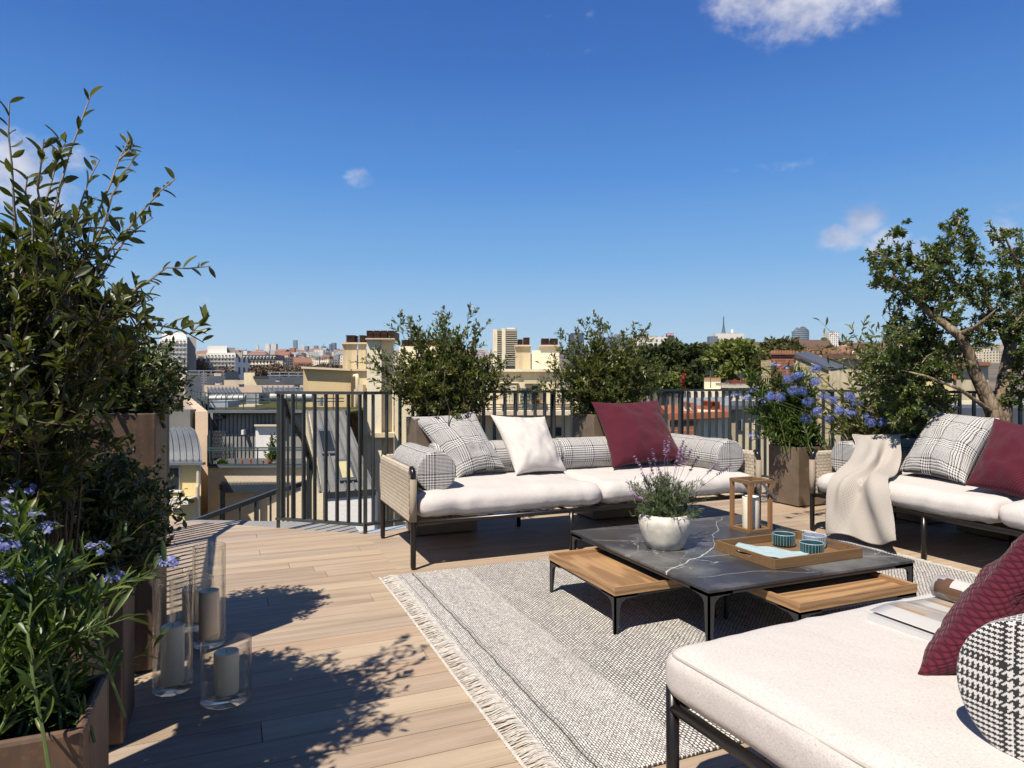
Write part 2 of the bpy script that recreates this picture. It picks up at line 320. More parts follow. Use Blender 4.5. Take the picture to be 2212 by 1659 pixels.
def m_rug():
    n = NT('woven_rug'); tc = n.N('ShaderNodeTexCoord'); sp = n.N('ShaderNodeSeparateXYZ'); n.L(tc.outputs['Object'], sp.inputs[0]); X, Y = n.math('ADD', sp.outputs[0], .83), sp.outputs[1]
    nz = n.noise(n.coord(scale=(1, 1, 1)), 5, 3); Xw = n.math('ADD', X, n.math('MULTIPLY', n.math('SUBTRACT', nz, .5), .03))
    def weave(px, py, ms):
        br = n.N('ShaderNodeTexBrick'); br.inputs['Scale'].default_value = 1; br.inputs['Brick Width'].default_value = px; br.inputs['Row Height'].default_value = py; br.inputs['Mortar Size'].default_value = ms; br.inputs['Mortar Smooth'].default_value = .6
        br.inputs['Color1'].default_value = (.95, .92, .87, 1); br.inputs['Color2'].default_value = (.76, .735, .69, 1); br.inputs['Mortar'].default_value = (.12, .117, .115, 1)
        c = n.N('ShaderNodeCombineXYZ'); n.L(Y, c.inputs[0]); n.L(Xw, c.inputs[1]); n.L(c.outputs[0], br.inputs['Vector']); return br
    fine = weave(.018, .009, .0016); coarse = weave(.022, .013, .0032)
    isc = n.math('GREATER_THAN', Xw, 1.385)
    c = n.mix(isc, fine.outputs[0], coarse.outputs[0])
    spk = n.noise(n.coord(scale=(1, .6, 1)), 190, 3, .75); c = n.mix(.75, c, n.mix(1, c, n.ramp(spk, [(.4, (.3, .29, .29)), (.54, (1.35, 1.33, 1.29))]), 'MULTIPLY'))
    band = n.ramp(n.noise(n.coord(scale=(1, .15, 1)), 22, 3), [(.35, (.88, .88, .89)), (.6, (1, 1, 1))]); c = n.mix(1, c, band, 'MULTIPLY')
    for x0, wd, st in ((1.035, .005, .85), (1.052, .0035, .6), (.96, .003, .5), (1.38, .003, .4)):
        ln = n.math('LESS_THAN', n.math('ABSOLUTE', n.math('SUBTRACT', Xw, x0)), wd); c = n.mix(n.math('MULTIPLY', n.math('MULTIPLY', ln, st), n.math('GREATER_THAN', spk, .46)), c, (.03, .03, .035))
    n.col(c); n.rough(.97, .1); n.bump(n.math('ADD', spk, n.math('SUBTRACT', 1, n.mix(isc, fine.outputs['Fac'], coarse.outputs['Fac']))), .9, .004); return n.m
def m_glass(name, tint=(.97, 1, .99), rough=0):
    n = NT(name); n.col(tint); n.rough(rough, .5); n.b.inputs['Transmission Weight'].default_value = 1; n.b.inputs['IOR'].default_value = 1.47
    # let sunlight through the thin glass: shadow rays see tinted transparency through the mixed thin-glass term
    tr = n.N('ShaderNodeBsdfTransparent'); tr.inputs[0].default_value = (.99, .995, .99, 1); lw = n.N('ShaderNodeLayerWeight'); lw.inputs[0].default_value = .4
    mx = n.N('ShaderNodeMixShader'); n.L(n.math('ADD', .05, n.math('MULTIPLY', n.math('POWER', lw.outputs['Facing'], 2.2), .9)), mx.inputs[0]); n.L(tr.outputs[0], mx.inputs[1]); n.L(n.b.outputs[0], mx.inputs[2]); n.L(mx.outputs[0], n.out.inputs[0]); return n.m
def m_corten(name, c=(.2, .135, .1)):
    n = NT(name); v = n.coord(); f = n.noise(v, 4, 8, .65); g = n.noise(v, 60, 4, .6)
    col = n.ramp(f, [(.3, tuple(x*.55 for x in c)), (.5, c), (.7, (c[0]*1.45, c[1]*1.2, c[2]*.95))]); sp = n.ramp(g, [(.55, (1, 1, 1)), (.68, (1.35, 1.28, 1.15))])
    st = n.ramp(n.noise(n.coord(scale=(14, 14, .9)), 1, 5, .6), [(.4, (.7, .7, .7)), (.6, (1.1, 1.1, 1.1))])
    n.col(n.mix(1, n.mix(1, col, sp, 'MULTIPLY'), st, 'MULTIPLY')); n.rough(.55, .35); n.bump(g, .08, .002); return n.m
def m_stone_planter():
    n = NT('brown_stone_planter'); v = n.coord(); f = n.noise(v, 3, 8, .65); w = n.N('ShaderNodeTexVoronoi'); w.feature = 'DISTANCE_TO_EDGE'; w.inputs['Scale'].default_value = 3.5
    nn = n.noise(v, 5, 5); mp = n.N('ShaderNodeVectorMath'); mp.operation = 'ADD'; n.L(v, mp.inputs[0]); cb = n.N('ShaderNodeCombineXYZ'); n.L(n.math('MULTIPLY', nn, .5), cb.inputs[0]); n.L(n.math('MULTIPLY', nn, .3), cb.inputs[2]); n.L(cb.outputs[0], mp.inputs[1]); n.L(mp.outputs[0], w.inputs['Vector'])
    ve = n.ramp(w.outputs['Distance'], [(0, (.4, .32, .24)), (.012, (0, 0, 0))])
    n.col(n.mix(1, n.ramp(f, [(.3, (.13, .095, .066)), (.55, (.2, .15, .105)), (.75, (.27, .21, .155))]), n.mix(1, ve, n.ramp(nn, [(.5, (0, 0, 0)), (.62, (1, 1, 1))]), 'MULTIPLY'), 'LIGHTEN')); n.rough(.42, .45); return n.m
def m_zinc(name, c=(.17, .185, .205), rough=.6):
    n = NT(name); v = n.coord(); f = n.noise(v, .9, 7, .6); n.col(n.ramp(f, [(.3, tuple(x*.75 for x in c)), (.7, tuple(x*1.2 for x in c))])); n.rough(rough, .3, .1); return n.m
def m_brick(name, c=(.36, .13, .07), sc=1.0):
    n = NT(name); tc = n.N('ShaderNodeTexCoord'); sp = n.N('ShaderNodeSeparateXYZ'); n.L(tc.outputs['Object'], sp.inputs[0]); cb = n.N('ShaderNodeCombineXYZ')
    n.L(n.math('ADD', sp.outputs[0], sp.outputs[1]), cb.inputs[0]); n.L(sp.outputs[2], cb.inputs[1])
    br = n.N('ShaderNodeTexBrick'); br.inputs['Scale'].default_value = sc; br.inputs['Brick Width'].default_value = .5; br.inputs['Row Height'].default_value = .2; br.inputs['Mortar Size'].default_value = .02
    br.inputs['Color1'].default_value = (*c, 1); br.inputs['Color2'].default_value = (*[x*.7 for x in c], 1); br.inputs['Mortar'].default_value = (*[min(.6, x*1.3+.05) for x in c], 1); n.L(cb.outputs[0], br.inputs['Vector'])
    n.col(n.mix(.5, br.outputs[0], n.mix(1, br.outputs[0], n.ramp(n.noise(tc.outputs['Object'], 1.5, 6), [(.3, (.6, .6, .6)), (.7, (1.4, 1.3, 1.2))]), 'MULTIPLY'))); n.rough(.9, .2); return n.m
def m_city(name, c, win=(.06, .07, .09), sx=3.2, sz=3.0):
    n = NT(name); tc = n.N('ShaderNodeTexCoord'); sp = n.N('ShaderNodeSeparateXYZ'); n.L(tc.outputs['UV'], sp.inputs[0])
    fx = n.math('FRACT', n.math('DIVIDE', sp.outputs[0], sx)); fz = n.math('FRACT', n.math('DIVIDE', sp.outputs[1], sz))
    w = n.math('MULTIPLY', n.math('LESS_THAN', n.math('ABSOLUTE', n.math('SUBTRACT', fx, .5)), .2), n.math('LESS_THAN', n.math('ABSOLUTE', n.math('SUBTRACT', fz, .5)), .28))
    oi = n.N('ShaderNodeObjectInfo'); cc = n.mix(1, c, n.ramp(oi.outputs['Random'], [(0, (.7, .68, .66)), (.4, (1, .97, .9)), (.7, (1.1, 1.05, 1.0)), (1, (.85, .8, .8))]), 'MULTIPLY')
    n.col(n.mix(w, cc, win)); n.rough(.8, .3); return n.m
MT = {}
MT['metal'] = simple('dark_green_grey_metal', (.055, .062, .06), .45, .5, .2, .25, 5)
MT['black_metal'] = simple('black_bronze_metal', (.018, .015, .014), .28, .6, .3, .2, 9)
MT['table_metal'] = simple('graphite_metal', (.05, .05, .052), .5, .4, .2, .15, 9)
MT['deck'] = m_deck(); MT['marble'] = m_marble(); MT['rug'] = m_rug()
MT['fringe'] = simple('rug_fringe_yarn', (.6, .57, .52), .95, .1, 0, .25, 60)
MT['linen'] = m_linen('white_linen', (.675, .635, .60), 400, .1, .5); MT['linen_seam'] = simple('linen_piping', (.5, .46, .42), .9, .1); MT['check'] = m_check('glen_check'); MT['check_big'] = m_check('large_houndstooth', .0026); MT['burg'] = m_basket('burgundy_weave', (.105, .015, .03), .0115, .785, .4)
MT['rope'] = m_rope('beige_woven_rope', (.64, .55, .43), .026); MT['cord'] = m_cord('beige_cord_wrap', (.55, .45, .34))
MT['oak'] = m_wood('oak_tray_wood', (.42, .255, .125), 0, .55, .5); MT['oaky'] = m_wood('oak_tray_wood_across', (.42, .255, .125), 1, .55, .5)
MT['teak'] = m_wood('teak_wood', (.33, .17, .075), 2, 1.2); MT['trayw'] = m_wood('acacia_tray_wood', (.24, .14, .065), 0, 1.2)
MT['glass'] = m_glass('clear_glass'); MT['pane'] = simple('window_pane_glass', (.02, .028, .035), .08, .8, 0, .3, 1)
MT['corten'] = m_corten('rusty_brown_steel', (.13, .085, .058)); MT['splanter'] = m_stone_planter()
MT['soil'] = simple('potting_soil', (.03, .022, .016), .95, .1, 0, .4, 30, .5)
MT['bark'] = simple('grey_twig_bark', (.3, .25, .19), .8, .2, 0, .3, 20); MT['stem'] = simple('green_stem', (.12, .17, .05), .6, .3, 0, .2, 20)
MT['lf_ole'] = m_leaf('oleander_leaf', (.034, .043, .009), (.06, .074, .015), (.12, .13, .028), .4, .3)
MT['twig_dark'] = simple('dark_twig_bark', (.09, .065, .04), .8, .2, 0, .3, 20); MT['lf_box'] = m_leaf('box_leaf', (.03, .05, .014), (.055, .085, .02), (.12, .145, .03), .36, .2)
MT['lf_back'] = m_leaf('shiny_hedge_leaf', (.05, .075, .018), (.11, .14, .036), (.23, .21, .07), .3, .3, .5)
MT['lf_loose'] = m_leaf('loose_shrub_leaf', (.075, .09, .018), (.13, .15, .03), (.22, .23, .06), .4, .35); MT['lf_flow'] = m_leaf('plumbago_leaf', (.028, .058, .01), (.06, .105, .018), (.15, .19, .055), .4, .3)
MT['lf_tree'] = m_leaf('holm_tree_leaf', (.045, .075, .018), (.095, .135, .032), (.17, .2, .055), .42, .3)
MT['lf_lav'] = m_leaf('lavender_leaf', (.07, .1, .05), (.12, .16, .08), (.18, .22, .12), .6, .2, .3)
MT['petal'] = m_leaf('blue_petal', (.13, .15, .42), (.22, .25, .58), (.42, .44, .72), .6, .3, .2)
MT['petal2'] = m_leaf('deep_blue_petal', (.07, .1, .42), (.16, .22, .62), (.36, .44, .8), .6, .3, .2)
MT['lavp'] = m_leaf('lavender_petal', (.12, .06, .17), (.3, .18, .33), (.5, .36, .48), .7, .2, .2)
MT['zinc'] = m_zinc('zinc_roof'); MT['zinc_dark'] = m_zinc('dark_zinc_cladding', (.2, .2, .19)); MT['ledge'] = m_zinc('pale_zinc_ledge', (.42, .47, .55), .4)
# ------------------------------------------------------------------ deck and landing
def bis(bm, co, no):
    bmesh.ops.bisect_plane(bm, geom=bm.verts[:]+bm.edges[:]+bm.faces[:], plane_co=co, plane_no=no, clear_outer=True)
def deck():
    w = .145; full = bmesh.new(); rnd = random.Random(4)
    for part in (0, 1):
        bm = bmesh.new(); y = -1.5+.11; k = 0
        while y < 9:
            x = -3.0 - rnd.uniform(0, 2.2)
            while x < 9.5:
                L = rnd.uniform(1.5, 2.6); x1 = x+L
                a = max(x, -2) if part == 0 else max(x, .975); b = min(x1, .975) if part == 0 else x1
                if b - a > .01:
                    e = .0016; vs = [bm.verts.new((p, q, 0)) for p, q in ((a+e*(a == x), y+.0017), (b-e*(b == x1), y+.0017), (b-e*(b == x1), y+w-.0017), (a+e*(a == x), y+w-.0017))]
                    bm.faces.new(vs)
                x = x1
            y += w; k += 1
        if part == 0:
            bis(bm, (.975, 5.37, 0), (.68, .84, 0)); bis(bm, (-.8, 0, 0), (-1, 0, 0))
        else:
            bis(bm, (.975, 5.37, 0), (-.254, .967, 0)); bis(bm, (4.84, 6.43, 0), (.0, 1, 0)); bis(bm, (6.05, 0, 0), (1, 0, 0))
        ret = bmesh.ops.extrude_face_region(bm, geom=bm.faces[:])
        for v in [g for g in ret['geom'] if isinstance(g, bmesh.types.BMVert)]: v.co.z -= .022
        bmesh.ops.recalc_face_normals(bm, faces=bm.faces[:])
        me = bpy.data.meshes.new('t'); bm.to_mesh(me); bm.free(); full.from_mesh(me)
    me = bpy.data.meshes.new('deck'); full.to_mesh(me); full.free()
    tag(mkobj('deck', me, MT['deck']), 'light brown timber deck boards of the roof terrace', 'deck', kind='structure')
    MT['under'] = simple('dark_underlay', (.02, .018, .016), .9)
    m = MB(); m.prism([(-.85, -2, -.024), (6.1, -2, -.024), (6.1, 6.45, -.024), (4.84, 6.45, -.024), (.975, 5.39, -.024), (-.5, 6.63, -.024), (-.85, 6.63, -.024)][::-1], (0, 0, -.3))
    tag(m.build('terrace_slab', MT['under']), kind='structure')
    MT['concrete'] = simple('grey_concrete', (.3, .3, .3), .85, .2, 0, .15, 3, .2)
    m = MB(); m.prism([(-.5, 6.64, -.03), (.96, 5.41, -.03), (.97, 5.9, -.03), (.55, 6.21, -.03), (-.3, 6.66, -.03)][::-1], (0, 0, -.2))
    tag(m.build('stair_landing', MT['concrete']), kind='structure')
    # zinc ledge beyond the railing
    m = MB(); m.prism([(.99, 5.41, -.06), (4.84, 6.46, -.06), (6.1, 6.46, -.06), (6.1, 6.8, -.06), (4.75, 6.8, -.06), (.98, 5.75, -.06)][::-1], (0, 0, -.05))
    m.prism([(6.11, -2, -.06), (6.45, -2, -.06), (6.45, 6.8, -.06), (6.11, 6.8, -.06)][::-1], (0, 0, -.05))
    tag(m.build('zinc_ledge', MT['ledge']), kind='structure')
    MT['ownwall'] = m_stucco('own_building_wall', (.55, .5, .42))
    m = MB(); m.prism([(-.8, -3, -.34), (6.05, -3, -.34), (6.05, 6.4, -.34), (4.8, 6.4, -.34), (.975, 5.34, -.34), (-.5, 6.6, -.34), (-.8, 6.6, -.34)][::-1], (0, 0, -17))
    tag(m.build('own_building', MT['ownwall']), 'rendered building carrying the timber roof terrace', 'building')
deck()
# ------------------------------------------------------------------ railings
def railing(label, pts, zt=1.14, zb=.075, step=.12, posts=(), name='railing', skew=True):
    r = thing(name, label, 'railing', (pts[0][0], pts[0][1], 0), 'dark metal railings round the terrace')
    tr = MB(); brl = MB(); P = [Vector((*p, 0)) for p in pts]
    for a, b in zip(P, P[1:]):
        tr.bar(a+UP*(zt-.012), b+UP*(zt-.012), .05, .024); brl.bar(a+UP*zb, b+UP*zb, .045, .02)
    tr.build('top_rail', MT['metal'], r); brl.build('bottom_rail', MT['metal'], r)
    first = None
    for a, b in zip(P, P[1:]):
        d = b-a; L = d.length; d.normalize(); n = max(1, round(L/step)); nrm = d.cross(UP)
        for i in range(n):
            p = a+d*(L*(i+.5)/n)
            m = MB(); m.cbox(p+UP*((zt-.024+zb+.01)/2), d*.006, nrm*.019, UP*((zt-.036-zb)/2))
            m.build('baluster', MT['metal'], r)
    for p in posts:
        m = MB(); m.box((p[0]-.014, p[1]-.014, -.02), (p[0]+.014, p[1]+.014, zt-.024)); m.build('post', MT['metal'], r)
    return r
railing('dark metal railing panel left of the back sofa, beside the stair opening', [(.335, 5.9), (.975, 5.36)], step=.105, posts=[(.345, 5.89), (.975, 5.38)])
railing('long dark metal railing behind the back sofa and its two planters', [(.98, 5.37), (4.84, 6.4)], posts=[(2.9, 5.91), (4.84, 6.42)])
railing('dark metal railing between the burgundy cushion and the blue flowers', [(4.86, 6.4), (5.98, 6.38)], posts=[(5.98, 6.4)], step=.1)
railing('dark metal railing behind the twisted tree and the right sofa', [(5.98, 6.36), (5.98, .9)], posts=[(5.98, 3.0)], step=.125)
railing('dark metal railing on the left behind the rusty planters', [(-.76, -.9), (-.76, 5.3), (-.5, 6.1)], posts=[(-.76, 5.3), (-.76, 2.1), (-.5, 6.12)])
def stair():
    r = thing('stair_railing', 'dark sloping handrail with uprights descending beside the stair opening', 'handrail', tuple(W(640, 1121, 6.5)))
    # steep flight going down, turning left
    up = [W(612, 856, 6.05), W(625, 900, 6.3), W(655, 945, 6.7), W(672, 1000, 7.1), W(668, 1040, 7.3)]
    lo = [W(668, 1040, 7.3), W(655, 1044, 7.25), W(600, 1060, 7.0), W(520, 1090, 6.75), W(418, 1127, 6.5), W(350, 1150, 6.4)]
    m = MB()
    for q in (up, lo):
        for a, b in zip(q, q[1:]): m.bar(a, b+(b-a).normalized()*.01, .05, .045)
    m.build('handrail', MT['metal'], r)
    def at(q, t):
        t *= len(q)-1; i = min(int(t), len(q)-2); return q[i].lerp(q[i+1], t-i)
    for i in range(12):
        p = at(lo, .03+i*.082); m = MB(); m.box((p.x-.01, p.y-.018, p.z-1.0), (p.x+.01, p.y+.018, p.z-.02)); m.build('baluster', MT['metal'], r)
    for i in range(7):
        p = at(up, .04+i*.15); m = MB(); m.box((p.x-.01, p.y-.018, p.z-1.1), (p.x+.01, p.y+.018, p.z-.02)); m.build('baluster', MT['metal'], r)
    s = thing('staircase', 'grey metal stair treads dropping away beyond the deck edge', 'staircase', (.3, 6.6, -.6))
    for i in range(7):
        c = Vector((.75-.22*i, 6.7+.05*i, -.25-.17*i)); m = MB(); m.box((c.x-.13, c.y-.35, c.z-.02), (c.x+.13, c.y+.35, c.z+.02)); m.build('tread', MT['metal'], s)
stair()
# ------------------------------------------------------------------ soft furnishing builders
def rbox(hx, hy, hz, r, crown=0, cuts=20, wr=0, seed=0, c=(0, 0, 0), sag=0):
    """rounded, crowned cushion block; returns MB with UV in metres"""
    bm = bmesh.new(); bmesh.ops.create_cube(bm, size=2); bmesh.ops.subdivide_edges(bm, edges=bm.edges[:], cuts=cuts, use_grid_fill=True)
    m = MB(); m.uv = []; h = (hx, hy, hz); sd = Vector((seed*3.1, seed*1.7, 0))
    idx = {}
    for f in bm.faces:
        n = f.normal; ax = max(range(3), key=lambda i: abs(n[i])); ids = []
        for v in f.verts:
            key = (v.index, ax)
            if key not in idx:
                q = v.co; p = [0, 0, 0]
                # concentrate points near the edges
                w = [math.copysign(abs(t)**.75, t) if abs(t) > 0 else 0 for t in q]
                a = Vector([w[i]*h[i] for i in range(3)]); inn = Vector([max(-(h[i]-r), min(h[i]-r, a[i])) for i in range(3)]); dd = a-inn
                ou = inn + (dd.normalized()*r if dd.length > 1e-7 else dd)
                u, vv = ou.x/hx, ou.y/hy; k = max(0, 1-u*u)*max(0, 1-vv*vv)
                if ou.z > 0: ou.z += crown*k**.6*min(1, ou.z/max(hz-r, .01)*1.0 if hz > r else 1)
                s = max(0, 1-(ou.z/hz)**2)
                ou.x += math.copysign(.008, ou.x)*s*(abs(u) > .9); ou.y += math.copysign(.012, ou.y)*s*(abs(vv) > .9)
                if wr:
                    pp = Vector((ou.x*5, ou.y*5, ou.z*5))+sd; edge = max(abs(u)**6, abs(vv)**6)
                    nz = noise.noise(pp)*wr + noise.noise(Vector((ou.x*26, ou.y*3, ou.z*6))+sd)*wr*1.1*edge + noise.noise(pp*3)*wr*.35
                    nn = Vector((u**7, vv**7, max(0.2, abs(ou.z/hz))*(1 if ou.z > 0 else -1))); nn.normalize(); ou += nn*nz
                idx[key] = len(m.v); m.v.append((ou.x+c[0], ou.y+c[1], ou.z+c[2]))
                o = [i for i in range(3) if i != ax]; m.uv.append((ou[o[0]]+c[0]*.37, ou[o[1]]+c[1]*.2))
            ids.append(idx[key])
        m.f.append(tuple(ids)); m.mi.append(0)
    bm.free(); return m
def weld(o):
    w = o.modifiers.new('weld', 'WELD'); w.merge_threshold = .0001
def cyl_uv(p, q, r, rr=.012, n=40, rings=14, wr=.003, seed=0, capuv=True):
    """bolster with rounded rims from p to q"""
    p, q = Vector(p), Vector(q); t = (q-p); L = t.length; t.normalize(); a = t.cross(UP).normalized(); b = a.cross(t)
    prof = []
    for i in range(5): prof.append((r*i/5*.98, 0, 1))
    for i in range(6):
        th = math.pi/2*i/5; prof.append((r-rr+rr*math.sin(th), rr-rr*math.cos(th), 1 if i < 4 else 0))
    for i in range(1, rings): prof.append((r, rr+(L-2*rr)*i/rings, 0))
    prof += [(pr, L-pt, k) for pr, pt, k in prof[:11][::-1]]
    m = MB(); m.uv = []; k = len(prof)
    for pr, pt, cap in prof:
        for j in range(n+1):
            th = 2*math.pi*j/n; rad = pr + (noise.noise(Vector((math.cos(th)*1.5+seed, math.sin(th)*1.5, pt*5)))*wr*3 if not cap else 0)
            dirv = a*math.cos(th)+b*math.sin(th); e = 0
            if cap: e = .006*(1-(pr/r)**2)*(-1 if pt < L/2 else 1)
            m.v.append(tuple(p+t*(pt+e)+dirv*rad)); m.uv.append((th*r, pt) if not cap else (pr*math.cos(th)+.5, pr*math.sin(th)+.5))
    for i in range(k-1):
        for j in range(n):
            m.f.append((i*(n+1)+j, i*(n+1)+j+1, (i+1)*(n+1)+j+1, (i+1)*(n+1)+j)); m.mi.append(0)
    return m
def pillow(name, label, TL, TR, BR, BL, mat, th=.085, seed=1, group=None, cat='cushion', wr=.0085, N=34):
    TL, TR, BR, BL = map(Vector, (TL, TR, BR, BL)); c = (TL+TR+BR+BL)/4; nrm = ((TR-TL)+(BR-BL)).cross((TL-BL)+(TR-BR)).normalized()
    wd = ((TR-TL).length+(BR-BL).length)/2; ht = ((TL-BL).length+(TR-BR).length)/2
    m = MB(); m.uv = []
    for side in (1, -1):
        for i in range(N+1):
            for j in range(N+1):
                u = math.sin((2*i/N-1)*math.pi/2*.98)/math.sin(math.pi/2*.98); v = math.sin((2*j/N-1)*math.pi/2*.98)/math.sin(math.pi/2*.98)
                uu = u*(1-.10*(1-v*v)); vv = v*(1-.10*(1-u*u))
                P = ((BL*(1-uu)+BR*(1+uu))/2*(1-vv) + (TL*(1-uu)+TR*(1+uu))/2*(1+vv))/2
                t = th*1.25*(max(0, 1-u*u)*max(0, 1-v*v))**.5 * (1-.15*v)
                e = 1-max(abs(u), abs(v))**2
                t += (noise.noise(Vector((u*2.2+seed*7, v*2.2, side*3)))*wr*2.6 + noise.noise(Vector((u*5+seed, v*5, side*5+seed)))*wr*1.3 - max(0, .22-abs(noise.noise(Vector((u*1.6+v*1.3+seed*3, v*.7-u*.4, seed)))))*wr*6 - .5*max(0, .1-abs(noise.noise(Vector((u*3.1-v*2+seed, v*2.2, seed+4)))))*wr*9)*min(1, e*3)
                m.v.append(tuple(P+nrm*side*max(t, .0015))); m.uv.append(((u*.5+.5)*wd+seed*.11, (v*.5+.5)*ht))
    n1 = (N+1)**2
    for s in (0, 1):
        for i in range(N):
            for j in range(N):
                q = [s*n1+i*(N+1)+j, s*n1+(i+1)*(N+1)+j, s*n1+(i+1)*(N+1)+j+1, s*n1+i*(N+1)+j+1]
                m.f.append(tuple(q if s == 0 else q[::-1])); m.mi.append(0)
    def k(s, i, j): return s*n1+i*(N+1)+j
    for i in range(N):
        m.f += [(k(0, i, 0), k(1, i, 0), k(1, i+1, 0), k(0, i+1, 0)), (k(0, i, N), k(0, i+1, N), k(1, i+1, N), k(1, i, N)), (k(0, 0, i), k(0, 0, i+1), k(1, 0, i+1), k(1, 0, i)), (k(0, N, i), k(1, N, i), k(1, N, i+1), k(0, N, i+1))]; m.mi += [0]*4
    m.v = [tuple(Vector(p)-c) for p in m.v]
    o = m.build(name, mat, None, smooth=True); o.location = c; return tag(o, label, cat, group)
# ------------------------------------------------------------------ sofas
SL, SD = 2.86, .95
def sofa(label, left_arm=True, loc=(0, 0, 0), rot=0, midleg=1.15):
    r = thing('outdoor_sofa', label, 'sofa', loc, 'low white outdoor sofas round the rug', local=True); r.rotation_euler = (0, 0, rot)
    zr = .30; bk = MT['black_metal']
    f = MB(); rr = .017
    f.tube([(0, 0, zr), (SL, 0, zr)], rr, 10).tube([(0, SD, zr), (SL, SD, zr)], rr, 10).tube([(0, 0, zr), (0, SD, zr)], rr, 10).tube([(SL, 0, zr), (SL, SD, zr)], rr, 10)
    for i in range(1, 10): f.tube([(SL*i/10, 0, zr-.004), (SL*i/10, SD, zr-.004)], .01, 6)
    f.build('frame', bk, r, smooth=True)
    arms = ([0] if left_arm else [])+[SL]
    for x in (0, SL):
        for y in (0, SD):
            m = MB()
            if x in arms:
                s = 1 if y == 0 else -1; pts = [(x, y, 0), (x, y, .02), (x, y, .3), (x, y, .605), (x, y+s*.006, .628), (x, y+s*.02, .642), (x, y+s*.045, .648)]
                m.tube(pts, [.012, .018]+[.0185]*5, 14)
            else: m.tube([(x, y, 0), (x, y, .02), (x, y, .36)], [.012, .018, .0185], 14)
            m.build('leg', bk, r, smooth=True)
            if x in arms:
                m = MB(); m.tube([(x, y, .31), (x, y, .585)], .0235, 14); m.build('cord_wrap', MT['cord'], r, smooth=True)
    for y in (0, SD):
        m = MB(); m.tube([(midleg, y, 0), (midleg, y, zr)], .017, 12); m.build('leg', bk, r, smooth=True)
    def panel(name, a, b, nrm):
        a, b, nrm = Vector(a), Vector(b), Vector(nrm); L = (b-a).length; m = MB(); m.uv = []
        prof = []                                  # (offset, z) closed profile with rolled top and bottom edges
        for i in range(9):
            th = math.pi*(-.15+1.3*i/8); prof.append((.026*math.cos(th), .628+.026*math.sin(th)))
        for i in range(9):
            th = math.pi*(.85+1.3*i/8); prof.append((.024*math.cos(th), .318+.024*math.sin(th)))
        prof.append(prof[0]); n = 30; s = 0; ss = [0]
        for p, q in zip(prof, prof[1:]): s += math.hypot(q[0]-p[0], q[1]-p[1]); ss.append(s)
        for i in range(n+1):
            for (o, z), s in zip(prof, ss):
                p = a.lerp(b, i/n)+nrm*o; m.v.append((p.x, p.y, z)); m.uv.append((L*i/n, s))
        k = len(prof)
        for i in range(n):
            for j in range(k-1): m.f.append((i*k+j, (i+1)*k+j, (i+1)*k+j+1, i*k+j+1)); m.mi.append(0)
        m.f += [tuple(range(k-2, -1, -1)), tuple(n*k+j for j in range(k-1))]; m.mi += [0, 0]
        m.build(name, MT['rope'], r, auto=True)
    for x in arms: panel('arm_panel', (x, .028, 0), (x, SD-.028, 0), (1, 0, 0))
    panel('back_panel', (.03, SD, 0), (SL-.03, SD, 0), (0, 1, 0))
    x0 = .035 if left_arm else -.02; mid = 1.41
    for i, (a, b) in enumerate(((x0, mid-.004), (mid+.004, SL-.035))):
        o = rbox((b-a)/2, .465, .08 if left_arm else .076, .072 if left_arm else .05, .022, 30, .013 if left_arm else .004, i+len(label), ((a+b)/2, .45, .396)).build('seat_cushion', MT['linen'], r, smooth=True); weld(o)
        if left_arm: continue
        pm = MB(); hx, hy, rr_ = (b-a)/2, .465, .05; P_ = []
        for (sx, sy) in ((1, 1), (-1, 1), (-1, -1), (1, -1)):
            q0 = {(1, 1): 0, (-1, 1): 90, (-1, -1): 180, (1, -1): 270}[(sx, sy)]
            for k in range(5):
                th = math.radians(q0+k*22.5); P_.append(((a+b)/2+sx*(hx-rr_)+math.cos(th)*(rr_-.006), .45+sy*(hy-rr_)+math.sin(th)*(rr_-.006), .394+.074-.0175))
        pm.tube(P_+[P_[0]], .0042, 6, False); pm.build('piping', MT['linen_seam'], o, smooth=True)
    zb = .606; rb = .138
    if left_arm: weld(cyl_uv((.196, .13, zb), (.196, .9, zb), rb, seed=1).build('bolster', MT['check'], r, smooth=True))
    else: pass
    if left_arm:
        weld(cyl_uv((SL-.196, .1, zb), (SL-.196, .9, zb), rb, seed=2).build('bolster', MT['check'], r, smooth=True))
        for (a, b) in ((.345, 1.41), (1.42, SL-.345)): weld(cyl_uv((a, .785, zb+.004), (b, .785, zb+.004), rb, seed=3+a).build('bolster', MT['check'], r, smooth=True))
    else:
        for (a, b) in ((.22, 1.4), (1.42, SL-.3)): weld(cyl_uv((a, .775, zb), (b, .775, zb), rb+.006, n=56, seed=3+a).build('bolster', MT['check_big'], r, smooth=True))
    return r
s1 = sofa('white two-seat sofa with woven rope arms along the back railing, lavender pot before it', True, (1.07, 4.21, 0), 0)
s2 = sofa('white sofa on the right with a cream throw over its rope arm', True, (4.35, 4.06, 0), -math.pi/2, midleg=.95)
s3 = sofa('armless end of a white daybed sofa in the near right corner, magazine on it', False, (1.13, 1.54, 0), 0)
s3.rotation_euler = (math.pi, math.pi, 0)  # placeholder, replaced below
s3.rotation_euler = (0, 0, 0)
